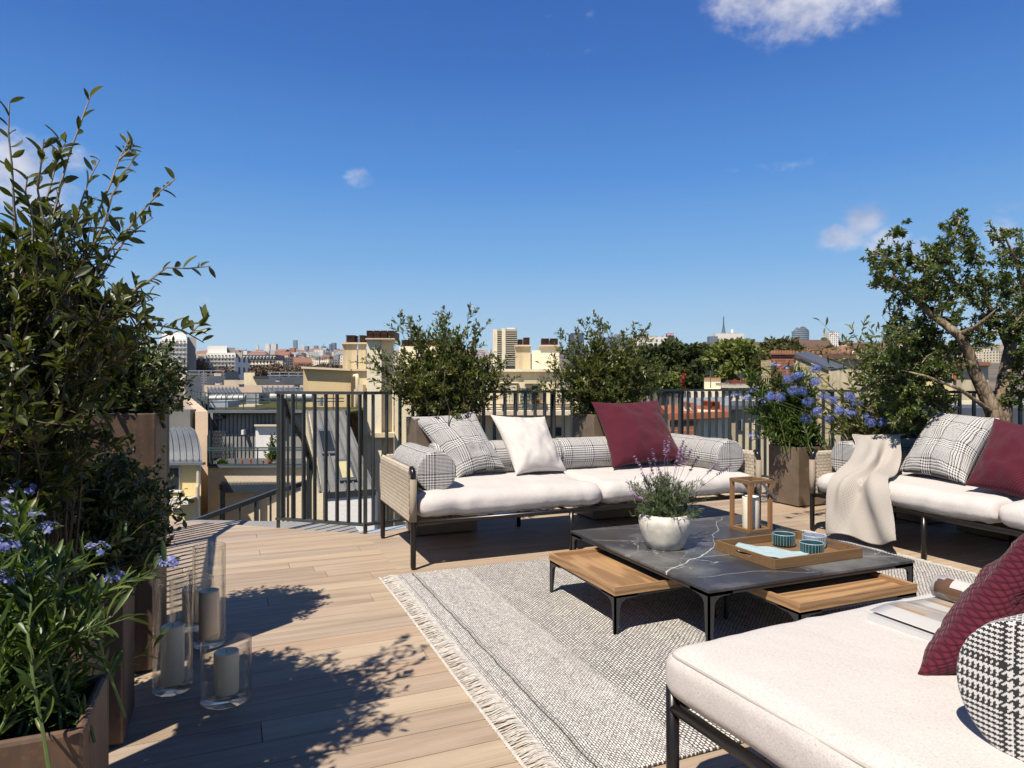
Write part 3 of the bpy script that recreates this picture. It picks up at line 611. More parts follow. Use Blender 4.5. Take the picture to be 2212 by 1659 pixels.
# the near daybed faces the other way: mirror its depth by moving the bolsters to the camera side
s3.scale = (1, -1, 1); s3.rotation_euler = (0, 0, math.radians(2.5))
pillow('throw_pillow', 'large black and white checked cushion at the left end of the back sofa', W(888, 900, 5.25), W(1025, 888, 5.45), W(1092, 1012, 5.2), W(988, 1036, 4.98), MT['check'], .1, 1, 'scatter cushions on the sofas')
pillow('throw_pillow', 'plain white linen cushion on the back sofa beside the checked one', W(1059, 896, 5.45), W(1177, 900, 5.5), W(1224, 1018, 5.28), W(1115, 1026, 5.05), MT['linen'], .09, 2, 'scatter cushions on the sofas')
pillow('throw_pillow', 'burgundy woven cushion on the back sofa behind the lavender', W(1277, 868, 5.85), W(1421, 864, 6.0), W(1478, 992, 5.65), W(1324, 1012, 5.45), MT['burg'], .1, 3, 'scatter cushions on the sofas')
pillow('throw_pillow', 'dark checked cushion tucked behind the others on the right sofa', W(2085, 905, 5.05), W(2206, 925, 4.8), W(2235, 1020, 4.65), W(2060, 1000, 4.98), MT['check'], .07, 6, 'scatter cushions on the sofas')
pillow('throw_pillow', 'black and white checked cushion beside the cream throw on the right sofa', W(2017, 884, 5.25), W(2160, 903, 4.86), W(2084, 1046, 4.62), W(1940, 1018, 5.12), MT['check'], .1, 4, 'scatter cushions on the sofas')
pillow('throw_pillow', 'burgundy cushion with leaf shadows at the right edge of the right sofa', W(2148, 903, 4.58), W(2310, 930, 4.25), W(2262, 1095, 4.0), W(2084, 1048, 4.42), MT['burg'], .1, 5, 'scatter cushions on the sofas')
pillow('throw_pillow', 'burgundy basket-weave cushion leaning beside the magazine on the near daybed', (1.80, 1.0, .86), (2.22, .96, .84), (2.0, 1.1, .50), (1.53, 1.12, .475), MT['burg'], .075, 8, 'scatter cushions on the sofas')
def throw():
    MT['knit'] = m_basket('cream_knit', (.64, .585, .52), .0072, .2, .5)
    Lf = [(.25, -.085, .02), (.25, -.075, .2), (.26, -.07, .40), (.28, -.01, .49), (.30, .06, .58), (.29, .12, .70), (.2, .2, .765), (.12, .32, .765), (.08, .45, .74)]
    Rt = [(.86, -.10, .10), (.83, -.08, .25), (.78, -.07, .42), (.70, .0, .49), (.62, .14, .49), (.53, .28, .52), (.46, .42, .62), (.4, .5, .76), (.36, .62, .78)]
    def cr(P, t):
        t *= len(P)-1; i = min(int(t), len(P)-2); f = t-i; g = lambda k: Vector(P[max(0, min(len(P)-1, k))]); p0, p1, p2, p3 = g(i-1), g(i), g(i+1), g(i+2)
        return .5*((2*p1)+(p2-p0)*f+(2*p0-5*p1+4*p2-p3)*f*f+(3*p1-p0-3*p2+p3)*f*f*f)
    A, B = 90, 60; m = MB(); m.uv = []; grid = []
    for i in range(A+1):
        t = i/A; l, r = cr(Lf, t), cr(Rt, t); w = r-l; dirt = (cr(Lf, min(1, t+.02))-cr(Lf, max(0, t-.02)))+(cr(Rt, min(1, t+.02))-cr(Rt, max(0, t-.02))); nr = w.cross(dirt).normalized()
        if nr.y > .3 and t < .4: nr = -nr
        if t >= .4 and nr.z < 0: nr = -nr
        if t < .4 and nr.y > 0: nr = -nr
        for j in range(B+1):
            s = j/B; sk = s+.22*math.sin(t*4.0); fold = .034*math.sin(sk*7.2+.4)*(.55+.45*math.sin(t*4+.6)) + .010*math.sin(sk*15+t*3) + .018*noise.noise(Vector((s*2.5, t*4, 2))) + .06*math.exp(-((s-.12-.55*t)/.09)**2)*min(1, t*4)*(1-.5*t) - .03*math.exp(-((s-.28-.55*t)/.07)**2)*min(1, t*4)
            fold *= 1-.8*max(0, min(1, (t-.7)/.2)); p = l+w*s + nr*(fold*1.05+.024)
            if t < .12: p.z += .03*math.sin(s*7)*(1-t/.12)
            rx = p.x-.196; rz = p.z-.606; dd = math.hypot(rx, rz)
            if p.y > .125 and dd < .152: k = .152/max(dd, .01); p.x = .196+rx*k; p.z = .606+rz*k
            if p.y > .0: p.z = max(p.z, .492)
            if p.y < .0 and p.z < .47 and p.y > -.035: p.y = -.035
            p.z = max(p.z, .012)
            m.v.append(tuple(p)); m.uv.append((s*.6, t*1.3))
    for i in range(A):
        for j in range(B): a = i*(B+1)+j; m.f.append((a, a+1, a+B+2, a+B+1)); m.mi.append(0)
    o = m.build('throw_blanket', MT['knit'], None, smooth=True); tag(o, 'cream knitted throw draped over the arm of the right sofa', 'blanket')
    o.location = s2.location; o.rotation_euler = s2.rotation_euler
    sm = o.modifiers.new('smooth', 'SMOOTH'); sm.iterations = 2; sm.factor = .5
    s = o.modifiers.new('thick', 'SOLIDIFY'); s.thickness = .008
throw()
# ------------------------------------------------------------------ rug
def rug():
    r = thing('area_rug', 'grey and white woven rug with a fringed left edge under the tables', 'rug', (.83, 1.75, 0))
    m = MB(); m.box((.93, 1.75, .002), (4.26, 4.10, .013)); o = m.build('rug_field', MT['rug'], r, bevel=.004)
    # object texture coordinates run from the root, so shift them back through the mesh origin
    ro = ORG[r.name]
    m = MB(); rnd = random.Random(3); y = 1.752
    while y < 4.098:
        for side, xs in ((-1, .935),):
            L = rnd.uniform(.085, .112); dy = rnd.uniform(-.018, .012); z = rnd.uniform(.004, .012)
            pts = [(xs, y, .012), (xs+side*L*.35, y+dy*.3, .012+z*.5), (xs+side*L*.7, y+dy*.8, z), (xs+side*L, y+dy, .003)]
            m.tube(pts, [.0019, .0021, .0019, .0012], 4, False)
        y += rnd.uniform(.0045, .0065)
    m.build('fringe', MT['fringe'], r); m = MB(); y = 1.76
    while y < 4.09:
        L = rnd.uniform(.05, .09); m.tube([(4.255, y, .012), (4.255+L*.5, y+.004, .009), (4.255+L, y+rnd.uniform(-.015, .015), .003)], .0024, 4, False); y += .007
    m.build('fringe', MT['fringe'], r)
    m = MB(); m.tube([(.838, 1.75, .006), (.832, 2.6, .006), (.838, 3.4, .006), (.83, 4.1, .006)], .006, 6); m.build('fringe_edge', MT['fringe'], r)
rug()
# shift rug texture coordinates (stripes are written in world x)
for nd in MT['rug'].node_tree.nodes:
    pass
# ------------------------------------------------------------------ tables
def table_legs(root, x0, y0, x1, y1, zt, w=.034):
    for (x, sx) in ((x0, 1), (x1, -1)):
        for (y, sy) in ((y0, 1), (y1, -1)):
            m = MB(); t = .055; a = w; b = w*.55
            # angle-section leg: two blades meeting in the corner, tapered, with curved brackets to the frame
            for (ux, uy) in ((sx, 0), (0, sy)):
                u = Vector((ux, uy, 0)); n = Vector((0, sy, 0)) if ux else Vector((sx, 0, 0)); c = Vector((x, y, 0))
                prof = [(0, 0), (b, 0), (a, zt-.05), (a+.012, zt-.033), (a+.035, zt-.021), (a+.1, zt-.016), (a+.1, zt), (0, zt)]
                m.prism([c+u*p+UP*z for p, z in prof], n*(.009 if ux else .0085))
            m.build('leg', MT['table_metal'], root)
def frame_ring(x0, y0, x1, y1, z0, z1, w=.02):
    m = MB(); m.box((x0, y0, z0), (x1, y0+w, z1)).box((x0, y1-w, z0), (x1, y1, z1)).box((x0, y0+w, z0), (x0+w, y1-w, z1)).box((x1-w, y0+w, z0), (x1, y1-w, z1)); return m
MX0, MY0, MX1, MY1, MZ = 1.941, 2.383, 3.264, 3.694, .285
t = thing('coffee_table', 'square black marble coffee table with white veins on graphite legs', 'coffee table', (MX0, MY0, 0))
m = MB(); m.box((MX0, MY0, MZ-.014), (MX1, MY1, MZ)); m.build('marble_top', MT['marble'], t, bevel=.002)
frame_ring(MX0+.004, MY0+.004, MX1-.004, MY1-.004, MZ-.03, MZ-.0145).build('frame', MT['table_metal'], t); table_legs(t, MX0+.004, MY0+.004, MX1-.004, MY1-.004, MZ-.0152)
def wood_table(x0, y0, x1, y1, label, ax):
    t = thing('side_table', label, 'side table', (x0, y0, 0), 'low oak tray tables tucked under the marble one')
    z = .237; mt = MT['oak'] if ax == 0 else MT['oaky']
    m = MB(); w = .02; h = .04
    m.box((x0+w, y0+w, z-h), (x1-w, y1-w, z-.022)); m.build('top', mt, t)
    def mit(a, b, n, name):
        m = MB(); a, b, n = Vector(a), Vector(b), Vector(n); d = (b-a).normalized()
        lo = [a, b, b-d*w+n*w, a+d*w+n*w]; top = [a, b, b-d*w+n*w, a+d*w+n*w]
        hh = h
        vs = [p+UP*(z-hh) for p in lo]+[a+UP*z, b+UP*z, b-d*w+n*w+UP*(z-.003), a+d*w+n*w+UP*(z-.003)]
        m.add(vs, [(0, 3, 2, 1), (4, 5, 6, 7), (0, 1, 5, 4), (1, 2, 6, 5), (2, 3, 7, 6), (3, 0, 4, 7)]); m.build('rim', MT['oak'] if abs(d.x) > .5 else MT['oaky'], t)
    mit((x0, y0, 0), (x1, y0, 0), (0, 1, 0), 'a'); mit((x1, y0, 0), (x1, y1, 0), (-1, 0, 0), 'b'); mit((x1, y1, 0), (x0, y1, 0), (0, -1, 0), 'c'); mit((x0, y1, 0), (x0, y0, 0), (1, 0, 0), 'd')
    frame_ring(x0+.003, y0+.003, x1-.003, y1-.003, z-h-.012, z-h-.0005, .018).build('frame', MT['table_metal'], t); table_legs(t, x0+.003, y0+.003, x1-.003, y1-.003, z-h-.0006, .03)
wood_table(1.662, 2.715, 2.262, 3.425, 'low oak table half under the left side of the marble table', 1)
wood_table(2.29, 2.205, 3.04, 2.70, 'low oak table jutting from the front of the marble table by the daybed', 0)
# ------------------------------------------------------------------ things on the table
def lantern():
    x0, y0, x1, y1, z0, z1 = 2.90, 3.18, 3.08, 3.36, MZ, .607
    r = thing('lantern', 'open teak lantern frame with leaning metal handle on the marble table', 'lantern', (2.99, 3.27, MZ)); p = .022
    m = MB()
    for x in (x0, x1-p):
        for y in (y0, y1-p): m.box((x, y, z0+p), (x+p, y+p, z1-p))
    m.build('posts', MT['teak'], r, bevel=.001)
    for nm, z in (('base_frame', z0), ('top_frame', z1-p)): frame_ring(x0-.001, y0-.001, x1+.001, y1+.001, z, z+p, p+.004).build(nm, MT['trayw'], r, bevel=.001)
    m = MB(); m.box((x0+p+.004, y0+p+.004, z0+.006), (x1-p-.004, y1-p-.004, z0+.012)); MT['steel'] = simple('brushed_steel', (.35, .35, .36), .3, .5, .9, .1, 8); m.build('base_plate', MT['steel'], r)
    m = MB(); a = W(1642, 1042, 4.12); hinge = Vector((2.99, y0-.006, z1-.013)); hb = Vector((2.99, y1+.006, z1-.013)); e = Vector((.108, 0, -.105))
    m.bar(hinge, hinge+e, .004, .02).bar(hb, hb+e, .004, .02).bar(hinge+e, hb+e, .02, .004); m.build('handle', MT['steel'], r)
    m = MB(); m.tube([hinge-Vector((0, .006, 0)), hinge+Vector((0, .005, 0))], .009, 12); m.build('handle_pin', MT['steel'], r)
    candle(2.99, 3.27, z0+.012, .052, .20, 'ivory pillar candle standing inside the teak lantern', MT['wax2'])
def candle(x, y, z, r, h, label, mt, wick=True):
    c = thing('pillar_candle', label, 'candle', (x, y, z), 'pillar candles on the terrace')
    m = MB(); m.lathe((x, y, z), [(0, 0), (r*.97, 0), (r, .004), (r, h-.006), (r*.98, h-.001), (r*.94, h), (r*.86, h-.003), (r*.5, h-.006), (0, h-.006)], 36); m.build('wax', mt, c, smooth=True)
    m = MB(); m.tube([(x, y, z+h-.007), (x+.001, y, z+h+.006)], .0013, 6); m.build('wick', MT['black_metal'], c)
def mwax(name, c):
    n = NT(name); n.col(c); n.rough(.45, .4); n.b.inputs['Subsurface Weight'].default_value = .35; n.b.inputs['Subsurface Radius'].default_value = (.03, .02, .01); return n.m
MT['wax'] = mwax('beige_candle_wax', (.95, .74, .50)); MT['wax2'] = mwax('ivory_candle_wax', (.85, .78, .62))
lantern()
def tray():
    x0, y0, x1, y1 = 2.455, 2.52, 3.055, 2.96; z0 = MZ; z1 = .337; w = .012
    r = thing('serving_tray', 'brown wooden serving tray holding bowls and a napkin on the marble table', 'tray', ((x0+x1)/2, (y0+y1)/2, z0))
    m = MB(); m.box((x0+w, y0+w, z0+.002), (x1-w, y1-w, z0+.009)); m.build('tray_base', MT['trayw'], r)
    m = MB(); m.box((x0, y0, z0+.001), (x1, y0+w, z1)); m.build('side', MT['trayw'], r, bevel=.0015); m = MB(); m.box((x0, y1-w, z0+.001), (x1, y1, z1)); m.build('side', MT['trayw'], r, bevel=.0015)
    for x in (x0, x1-w):
        m = MB(); a, b = y0+w, y1-w; c = (a+b)/2; h = .055; zl, zh = z0+.024, z0+.038
        n = 8; top = [(c-h+.006*0, zl)]
        m.box((x, a, z0+.001), (x+w, b, zl)).box((x, a, zh), (x+w, b, z1)).box((x, a, zl), (x+w, c-h, zh)).box((x, c+h, zl), (x+w, b, zh)); m.build('handle_side', MT['trayw'], r)
    # bowls
    def bowl(x, y, label, mt, line, R=.06, H=.068):
        b = thing('bowl', label, 'bowl', (x, y, z0+.009), 'ribbed bowls on the tray'); z = z0+.009
        m = MB(); m.lathe((x, y, z), [(0, 0), (R*.8, 0), (R*.93, .006), (R, .018), (R, H-.003), (R*.985, H), (R*.95, H-.003), (R*.94, .02), (R*.85, .01), (0, .008)], 48); m.build('body', mt, b, smooth=True)
        m = MB(); m.lathe((x, y, z), [(R*.995, H-.002), (R*.99, H+.001), (R*.955, H+.001), (R*.945, H-.002)], 48); m.build('rim', line, b, smooth=True)
        m = MB()
        for k in range(24):
            th = 2*math.pi*k/24; c = Vector((math.cos(th), math.sin(th), 0)); tt = Vector((-math.sin(th), math.cos(th), 0)); m.cbox(Vector((x, y, z+.038))+c*(R+.0002), c*.0008, tt*.0007, UP*.028)
        m.build('ribs', line, b)
    teal = simple('teal_glaze', (.014, .055, .063), .35, .5, 0, .25, 40); wl = simple('pale_glaze_line', (.34, .47, .48), .5); gb = simple('smoky_blue_glaze', (.22, .26, .34), .2, .6, 0, .3, 40); gl = simple('smoky_line', (.5, .54, .62), .3)
    bowl(2.845, 2.855, 'teal ribbed bowl at the back left of the tray, behind the napkin', teal, wl); bowl(2.825, 2.64, 'teal ribbed bowl nearest the front rim of the tray', teal, wl); bowl(2.975, 2.765, 'smoky blue ribbed bowl behind the two teal ones', gb, gl)
    # napkin
    MT['napkin'] = m_linen('pale_blue_linen', (.43, .57, .6), 300, .1, .6)
    z = z0+.011; c = [(2.475, 2.86), (2.60, 2.94), (2.80, 2.62), (2.62, 2.545)]
    c = [Vector((*p, z)) for p in c]; m = MB(); m.uv = []; A, B = 40, 22
    for i in range(A+1):
        for j in range(B+1):
            t, s = i/A, j/B; p = (c[0]*(1-s)+c[1]*s)*(1-t)+(c[3]*(1-s)+c[2]*s)*t; p.z += .006+.010*abs(math.sin(t*6.5+s*1.5))*(.3+s*.7)+.004*noise.noise(Vector((t*6, s*6, 1))); m.v.append(tuple(p)); m.uv.append((s*.16, t*.34))
    for i in range(A):
        for j in range(B): a = i*(B+1)+j; m.f.append((a, a+1, a+B+2, a+B+1)); m.mi.append(0)
    o = m.build('napkin', MT['napkin'], None, smooth=True); tag(o, 'crumpled pale blue linen napkin lying in the wooden tray', 'napkin'); s = o.modifiers.new('t', 'SOLIDIFY'); s.thickness = .005
    n = MT['napkin']
tray()
def magazine():
    n = NT('magazine_pages'); v = n.coord(); w = n.N('ShaderNodeTexWave'); w.bands_direction = 'Z'; w.inputs['Scale'].default_value = 120; n.L(v, w.inputs[0]); n.col(n.ramp(w.outputs[1], [(.2, (.45, .45, .45)), (.6, (.86, .86, .85))])); n.rough(.6)
    q = NT('magazine_print'); tc = q.N('ShaderNodeTexCoord'); br = q.N('ShaderNodeTexVoronoi'); br.feature = 'F1'; br.distance = 'CHEBYCHEV'; br.inputs['Scale'].default_value = 13; mp = q.N('ShaderNodeMapping'); mp.inputs['Scale'].default_value = (1.5, .8, 1); q.L(tc.outputs['UV'], mp.inputs[0]); q.L(mp.outputs[0], br.inputs['Vector'])
    sp = q.N('ShaderNodeSeparateXYZ'); q.L(br.outputs['Color'], sp.inputs[0]); c = q.ramp(sp.outputs[0], [(.0, (.12, .06, .035)), (.18, (.45, .33, .2)), (.34, (.5, .46, .42)), (.7, (.62, .6, .57)), (1, (.36, .32, .29))])
    su = q.N('ShaderNodeSeparateXYZ'); q.L(tc.outputs['UV'], su.inputs[0]); inside = q.math('MULTIPLY', q.math('GREATER_THAN', su.outputs[0], .07), q.math('LESS_THAN', su.outputs[1], .27))
    q.col(q.mix(inside, (.6, .58, .55), c)); q.rough(.35, .5)
    r = thing('magazine', 'open interiors magazine on the near daybed, its far half curled over', 'magazine', (1.76, 1.2, .485)); z = .487
    m = MB(); m.box((1.76, 1.14, z), (1.985, 1.435, z+.022)); m.build('page_block', n.m, r)
    m = MB(); m.uv = []; A, B = 40, 6
    for i in range(A+1):
        for j in range(B+1):
            t = i/A; x = 1.775+.21*t; zz = z+.024+.014*math.sin(math.pi*t)*(1) + .006*(1-t); y = 1.17+.27*j/B; m.v.append((x, y, zz)); m.uv.append((t*.21, j/B*.28))
    for i in range(A):
        for j in range(B): a = i*(B+1)+j; m.f.append((a, a+1, a+B+2, a+B+1)[::-1]); m.mi.append(0)
    o = m.build('open_page', q.m, r, smooth=True); s = o.modifiers.new('t', 'SOLIDIFY'); s.thickness = .0012
    m = MB(); m.uv = []
    for i in range(A+1):
        for j in range(B+1):
            t = i/A
            if t < .45: x = 1.985+.17*t/.45; zz = z+.012-.006*t
            else:
                th = -math.pi/2+(t-.45)/.55*math.pi*1.75; x = 2.155+.036*math.cos(th); zz = z+.006+.036+.036*math.sin(th)
            m.v.append((x, 1.2+.29*j/B, zz)); m.uv.append((t*.3, j/B*.28))
    for i in range(A):
        for j in range(B): a = i*(B+1)+j; m.f.append((a, a+1, a+B+2, a+B+1)[::-1]); m.mi.append(0)
    o = m.build('curled_page', q.m, r, smooth=True); s = o.modifiers.new('t', 'SOLIDIFY'); s.thickness = .003
magazine()
# ------------------------------------------------------------------ glass vases with candles
def vase(x, y, R, H, label, cr, ch, clab, cx=0, cy=0):
    r = thing('glass_cylinder', label, 'glass holder', (x, y, 0), 'glass cylinder candle holders on the deck'); t = .006; b = .026
    m = MB(); m.lathe((x, y, .0005), [(0, 0), (R*.94, 0), (R, .006), (R, H-.003), (R-t*.5, H), (R-t, H-.003), (R-t, b+.004), (R*.9, b), (0, b)], 56); m.build('glass', MT['glass'], r, smooth=True)
    candle(x+cx, y+cy, b+.0012, cr, ch, clab, MT['wax'])
vase(-.025, 2.76, .09, .224, 'short wide clear glass cylinder nearest the camera on the deck', .045, .155, 'short beige candle in the nearest wide glass cylinder')
vase(-.221, 2.93, .071, .459, 'tall glass cylinder on the left beside the rusty planters', .0425, .225, 'beige candle in the left tall glass cylinder')
vase(-.104, 3.377, .0705, .456, 'tall glass cylinder standing furthest right of the back pair', .0435, .22, 'beige candle in the right tall glass cylinder')
vase(-.19, 3.66, .1, .235, 'wide glass cylinder behind the tall ones, half hidden', .045, .16, 'beige candle in the rear wide glass cylinder')
# ------------------------------------------------------------------ planters
def planter(x0, y0, x1, y1, h, label, mt, group, th=.012, soil=.05, bevel=.004):
    r = thing('planter', label, 'planter', ((x0+x1)/2, (y0+y1)/2, 0), group)
    m = MB(); m.box((x0, y0, .012), (x1, y0+th, h)).box((x0, y1-th, .012), (x1, y1, h)).box((x0, y0+th, .012), (x0+th, y1-th, h)).box((x1-th, y0+th, .012), (x1, y1-th, h)).box((x0+th, y0+th, .013), (x1-th, y1-th, .03))
    m.build('planter_box', mt, r, bevel=bevel); m = MB(); m.box((x0+.04, y0+.04, 0), (x1-.04, y1-.04, .0125)); m.build('foot', MT['under'], r)
    m = MB(); m.box((x0+th+.001, y0+th+.001, h-soil-.03), (x1-th-.001, y1-th-.001, h-soil)); m.build('soil', MT['soil'], r); return r
RG = 'rusty steel planters along the left railing'; SG = 'brown stone planters along the back railing'
planter(-.74, 1.40, -.247, 1.66, .58, 'rusty brown planter in the near left corner full of blue flowers', MT['corten'], RG, .02, bevel=.01)
planter(-.72, 1.93, -.34, 2.2, .58, 'rusty planter under the tall arching shrub, hidden behind flowers', MT['corten'], RG)
planter(-.70, 2.525, -.336, 2.8, .575, 'rusty planter carrying the dark lower clipped bush', MT['corten'], RG)
planter(-.68, 3.13, -.30, 3.64, 1.078, 'tall rusty planter with leaf shadows carrying the upper round bush', MT['corten'], RG, .02)
planter(1.317, 5.10, 1.83, 5.42, .93, 'brown stone planter behind the checked cushion of the back sofa', MT['splanter'], SG)
planter(2.91, 5.10, 3.42, 5.5, .93, 'brown stone planter behind the burgundy cushion of the back sofa', MT['splanter'], SG)
planter(5.05, 4.88, 5.48, 5.27, .583, 'brown stone planter with blue flowers between the two sofas', MT['splanter'], SG)
planter(5.40, 4.35, 5.78, 4.75, .5, 'brown stone planter of round blue flower heads behind the throw', MT['splanter'], SG)
planter(5.42, 3.85, 5.8, 4.25, .5, 'brown stone planter of the loose shrub behind the right sofa', MT['splanter'], SG)
planter(5.42, 3.0, 5.86, 3.6, .55, 'brown stone planter of the twisted tree behind the right sofa', MT['splanter'], SG)
# ------------------------------------------------------------------ vegetation
def leaf_mesh(P, D, Nn, Ls, Ws, curl=.15, hi=True):
    """P base points, D directions, Nn normals, (n,3) arrays: a midrib with blades folded up on both sides, rounded (hi) or simple"""
    n = len(P); D = D/np.linalg.norm(D, axis=1, keepdims=True); S = np.cross(D, Nn); S /= np.maximum(np.linalg.norm(S, axis=1, keepdims=True), 1e-6); U = np.cross(S, D)
    L = Ls[:, None]; Wd = Ws[:, None]; c = curl
    st = [(.2, .3), (.42, .5), (.66, .47), (.87, .26)] if hi else [(.33, .5), (.68, .42)]
    def mid(t): return P+D*L*t+U*L*c*(t*(1-t)*1.1-.35*t*t)
    V = [P]+[mid(t)-U*Wd*.1 for t, w in st]+[mid(1.0)]+[mid(t)+S*Wd*w+U*Wd*.12 for t, w in st]+[mid(t)-S*Wd*w+U*Wd*.12 for t, w in st]
    k = len(st); l0, r0 = k+2, 2*k+2
    T = [[0, r0, 1], [0, 1, l0], [k, r0+k-1, k+1], [k, k+1, l0+k-1]]; Q = []
    for i in range(k-1): Q += [[1+i, r0+i, r0+i+1, 2+i], [1+i, 2+i, l0+i+1, l0+i]]
    return np.stack(V, axis=1).reshape(-1, 3), np.array(T), np.array(Q), n, len(V)
def build_leaves(name, P, D, Nn, Ls, Ws, mat, parent, curl=.15, hi=True):
    V, T, Q, n, nv = leaf_mesh(P, D, Nn, Ls, Ws, curl, hi); V = V - np.array(ORG[parent.name] if parent is not None else (0, 0, 0))
    off = (np.arange(n)*nv)[:, None]
    me = bpy.data.meshes.new(name); tl = (T.reshape(1, -1)+off); ql = (Q.reshape(1, -1)+off)
    loops = np.concatenate([tl, ql], axis=1).ravel().astype(np.int32); counts = np.tile([3]*len(T)+[4]*len(Q), n); starts = np.concatenate([[0], np.cumsum(counts)[:-1]]).astype(np.int32)
    me.vertices.add(len(V)); me.vertices.foreach_set('co', V.astype(np.float32).ravel()); me.loops.add(len(loops)); me.loops.foreach_set('vertex_index', loops)
    me.polygons.add(len(counts)); me.polygons.foreach_set('loop_start', starts); me.polygons.foreach_set('use_smooth', np.ones(len(counts), bool)); me.update(calc_edges=True); me.validate()
    return mkobj(name, me, mat, parent)
def rv(k=1): return Vector(RNG.normal(size=3))*k
def bez(a, c, b, t): return a*(1-t)**2+c*2*t*(1-t)+b*t*t
def shrub(root, base, targets, leaf, lmat, bmat, twigs=4, tw_len=.18, per=16, t0=.25, brad=.006, spread=.06, ctrl=None, droop=0, jitter=.4, whorl=False, curl=.15, wood='branches', fol='foliage', tip_only=False, upright=.2, pts=9, wob=.02):
    m = MB(); P, D, Nn, Ls, Ws = [], [], [], [], []
    def put(p, tdir, sc=1):
        d = (Vector(RNG.normal(size=3))*1.0); d -= tdir*d.dot(tdir); d.normalize(); d = (d+tdir*RNG.uniform(.3, 1.1)+UP*upright+Vector((0, 0, -droop))).normalized()
        nn = (UP*1.0+Vector(RNG.normal(size=3))*.7); P.append(p); D.append(d); Nn.append(nn); l = leaf[0]*RNG.uniform(.65, 1.15)*sc; Ls.append(l); Ws.append(l*leaf[1]*RNG.uniform(.8, 1.2))
    for tg in targets:
        b = Vector(base)+Vector((RNG.normal()*spread, RNG.normal()*spread, 0)); tg = Vector(tg); c = ctrl(b, tg) if ctrl else b+Vector(((tg.x-b.x)*.25, (tg.y-b.y)*.25, (tg.z-b.z)*.7))
        line = []
        for i in range(pts):
            t = i/(pts-1); p = bez(b, c, tg, t); 
            if 0 < i < pts-1: p += rv(wob*(1 if i < pts-2 else .5))
            line.append(p)
        k = len(line); m.tube(line, [brad*(1-.8*i/(k-1)) for i in range(k)], 5, False)
        def at(t):
            t *= k-1; i = min(int(t), k-2); return line[i].lerp(line[i+1], t-i), (line[i+1]-line[i]).normalized()
        for i in range(per):
            t = t0+(1-t0)*(i+RNG.random())/per; p, td = at(t); put(p, td)
            if whorl: put(p, td); put(p, td)
        for _ in range(twigs):
            t = RNG.uniform(t0, .95); p, td = at(t); d = (td*.7+rv(jitter)+UP*upright).normalized(); L = tw_len*RNG.uniform(.5, 1.2); q = p+d*L; mid = p+d*L*.5+rv(.01)
            m.tube([p, mid, q], [brad*.4, brad*.3, brad*.12], 4, False)
            for i in range(max(3, int(per*.55))):
                tt = RNG.uniform(.15, 1); put(p.lerp(q, tt), d)
                if whorl and RNG.random() < .5: put(p.lerp(q, tt), d)
    m.build(wood, bmat, root)
    build_leaves(fol, np.array([tuple(v) for v in P]), np.array([tuple(v) for v in D]), np.array([tuple(v) for v in Nn]), np.array(Ls), np.array(Ws), lmat, root, curl)
def ell(c, r, n, zmin=-1, inner=.55, power=.5):
    out = []
    while len(out) < n:
        d = rv().normalized()
        if d.z < zmin: continue
        k = RNG.uniform(inner, 1)**power; out.append(Vector((c[0]+d.x*r[0]*k, c[1]+d.y*r[1]*k, c[2]+d.z*r[2]*k)))
    return out
# upper and lower clipped bushes
r = thing('round_bush', 'sunlit round clipped bush in the tall rusty planter', 'bush', (-.48, 3.38, 1.03), 'clipped bushes on the left')
shrub(r, (-.48, 3.38, 1.03), ell((-.5, 3.42, 1.2), (.33, .35, .235), 230, -.55, .6), (.032, .42), MT['lf_box'], MT['bark'], 5, .09, 14, .35, .004, .05, wob=.008, jitter=.8)
r = thing('round_bush', 'shaded dark clipped bush in the lower rusty planter', 'bush', (-.46, 2.66, .53), 'clipped bushes on the left')
shrub(r, (-.46, 2.66, .53), ell((-.47, 2.66, .73), (.31, .28, .28), 270, -.95, .5), (.03, .42), MT['lf_box'], MT['bark'], 5, .08, 14, .35, .004, .05, wob=.008, jitter=.8)
# large arching shrub on the left
def ole():
    r = thing('tall_shrub', 'tall arching evergreen shrub with oval leaves against the sky on the left', 'shrub', (-.55, 2.06, .53)); b = (-.55, 2.06, .54)
    tg = [W(198, 200, 1.95), W(20, 222, 1.75), W(130, 300, 1.9), W(380, 385, 2.05), W(455, 575, 2.05), W(440, 740, 2.0), W(300, 330, 2.0), W(330, 470, 2.05), W(205, 430, 1.85), W(60, 380, 1.7), W(215, 345, 2.0), W(280, 300, 2.1), W(310, 640, 2.0), W(330, 700, 1.8), W(95, 300, 1.7)]
    long_ = tg[:6]
    dense = [W(x_, y_, RNG.uniform(1.5, 2.2)) for x_, y_ in [(RNG.uniform(-60, 330), RNG.uniform(500, 800)) for _ in range(230)] if y_ > 515+max(0, x_-150)*.9 and (x_ < 190 or y_ < 745)]+[W(RNG.uniform(-60, 200), RNG.uniform(430, 540), RNG.uniform(1.6, 2.1)) for _ in range(12)]+[W(RNG.uniform(-80, 90), RNG.uniform(700, 930), RNG.uniform(1.35, 1.9)) for _ in range(55)]
    low = [W(190, 960, 1.6), W(270, 960, 1.7), W(60, 930, 1.4)]
    ct = lambda b_, t_: (W(60, 560, 1.75) if (t_-Vector((0, 0, HC))).dot(RGT)/max(.1, t_.dot(FWD)) < -.6 else W(150, 540, 1.8)) if t_.z > 1.25 else W(260, 540, 1.85)
    shrub(r, b, tg, (.052, .32), MT['lf_ole'], MT['bark'], 1, .08, 22, .45, .008, .05, wob=.008, curl=.2, ctrl=ct, pts=12)
    shrub(r, b, dense+low, (.044, .3), MT['lf_ole'], MT['twig_dark'], 6, .14, 15, .27, .006, .06, wob=.02, curl=.2, wood='inner_branches', fol='inner_foliage')
ole()
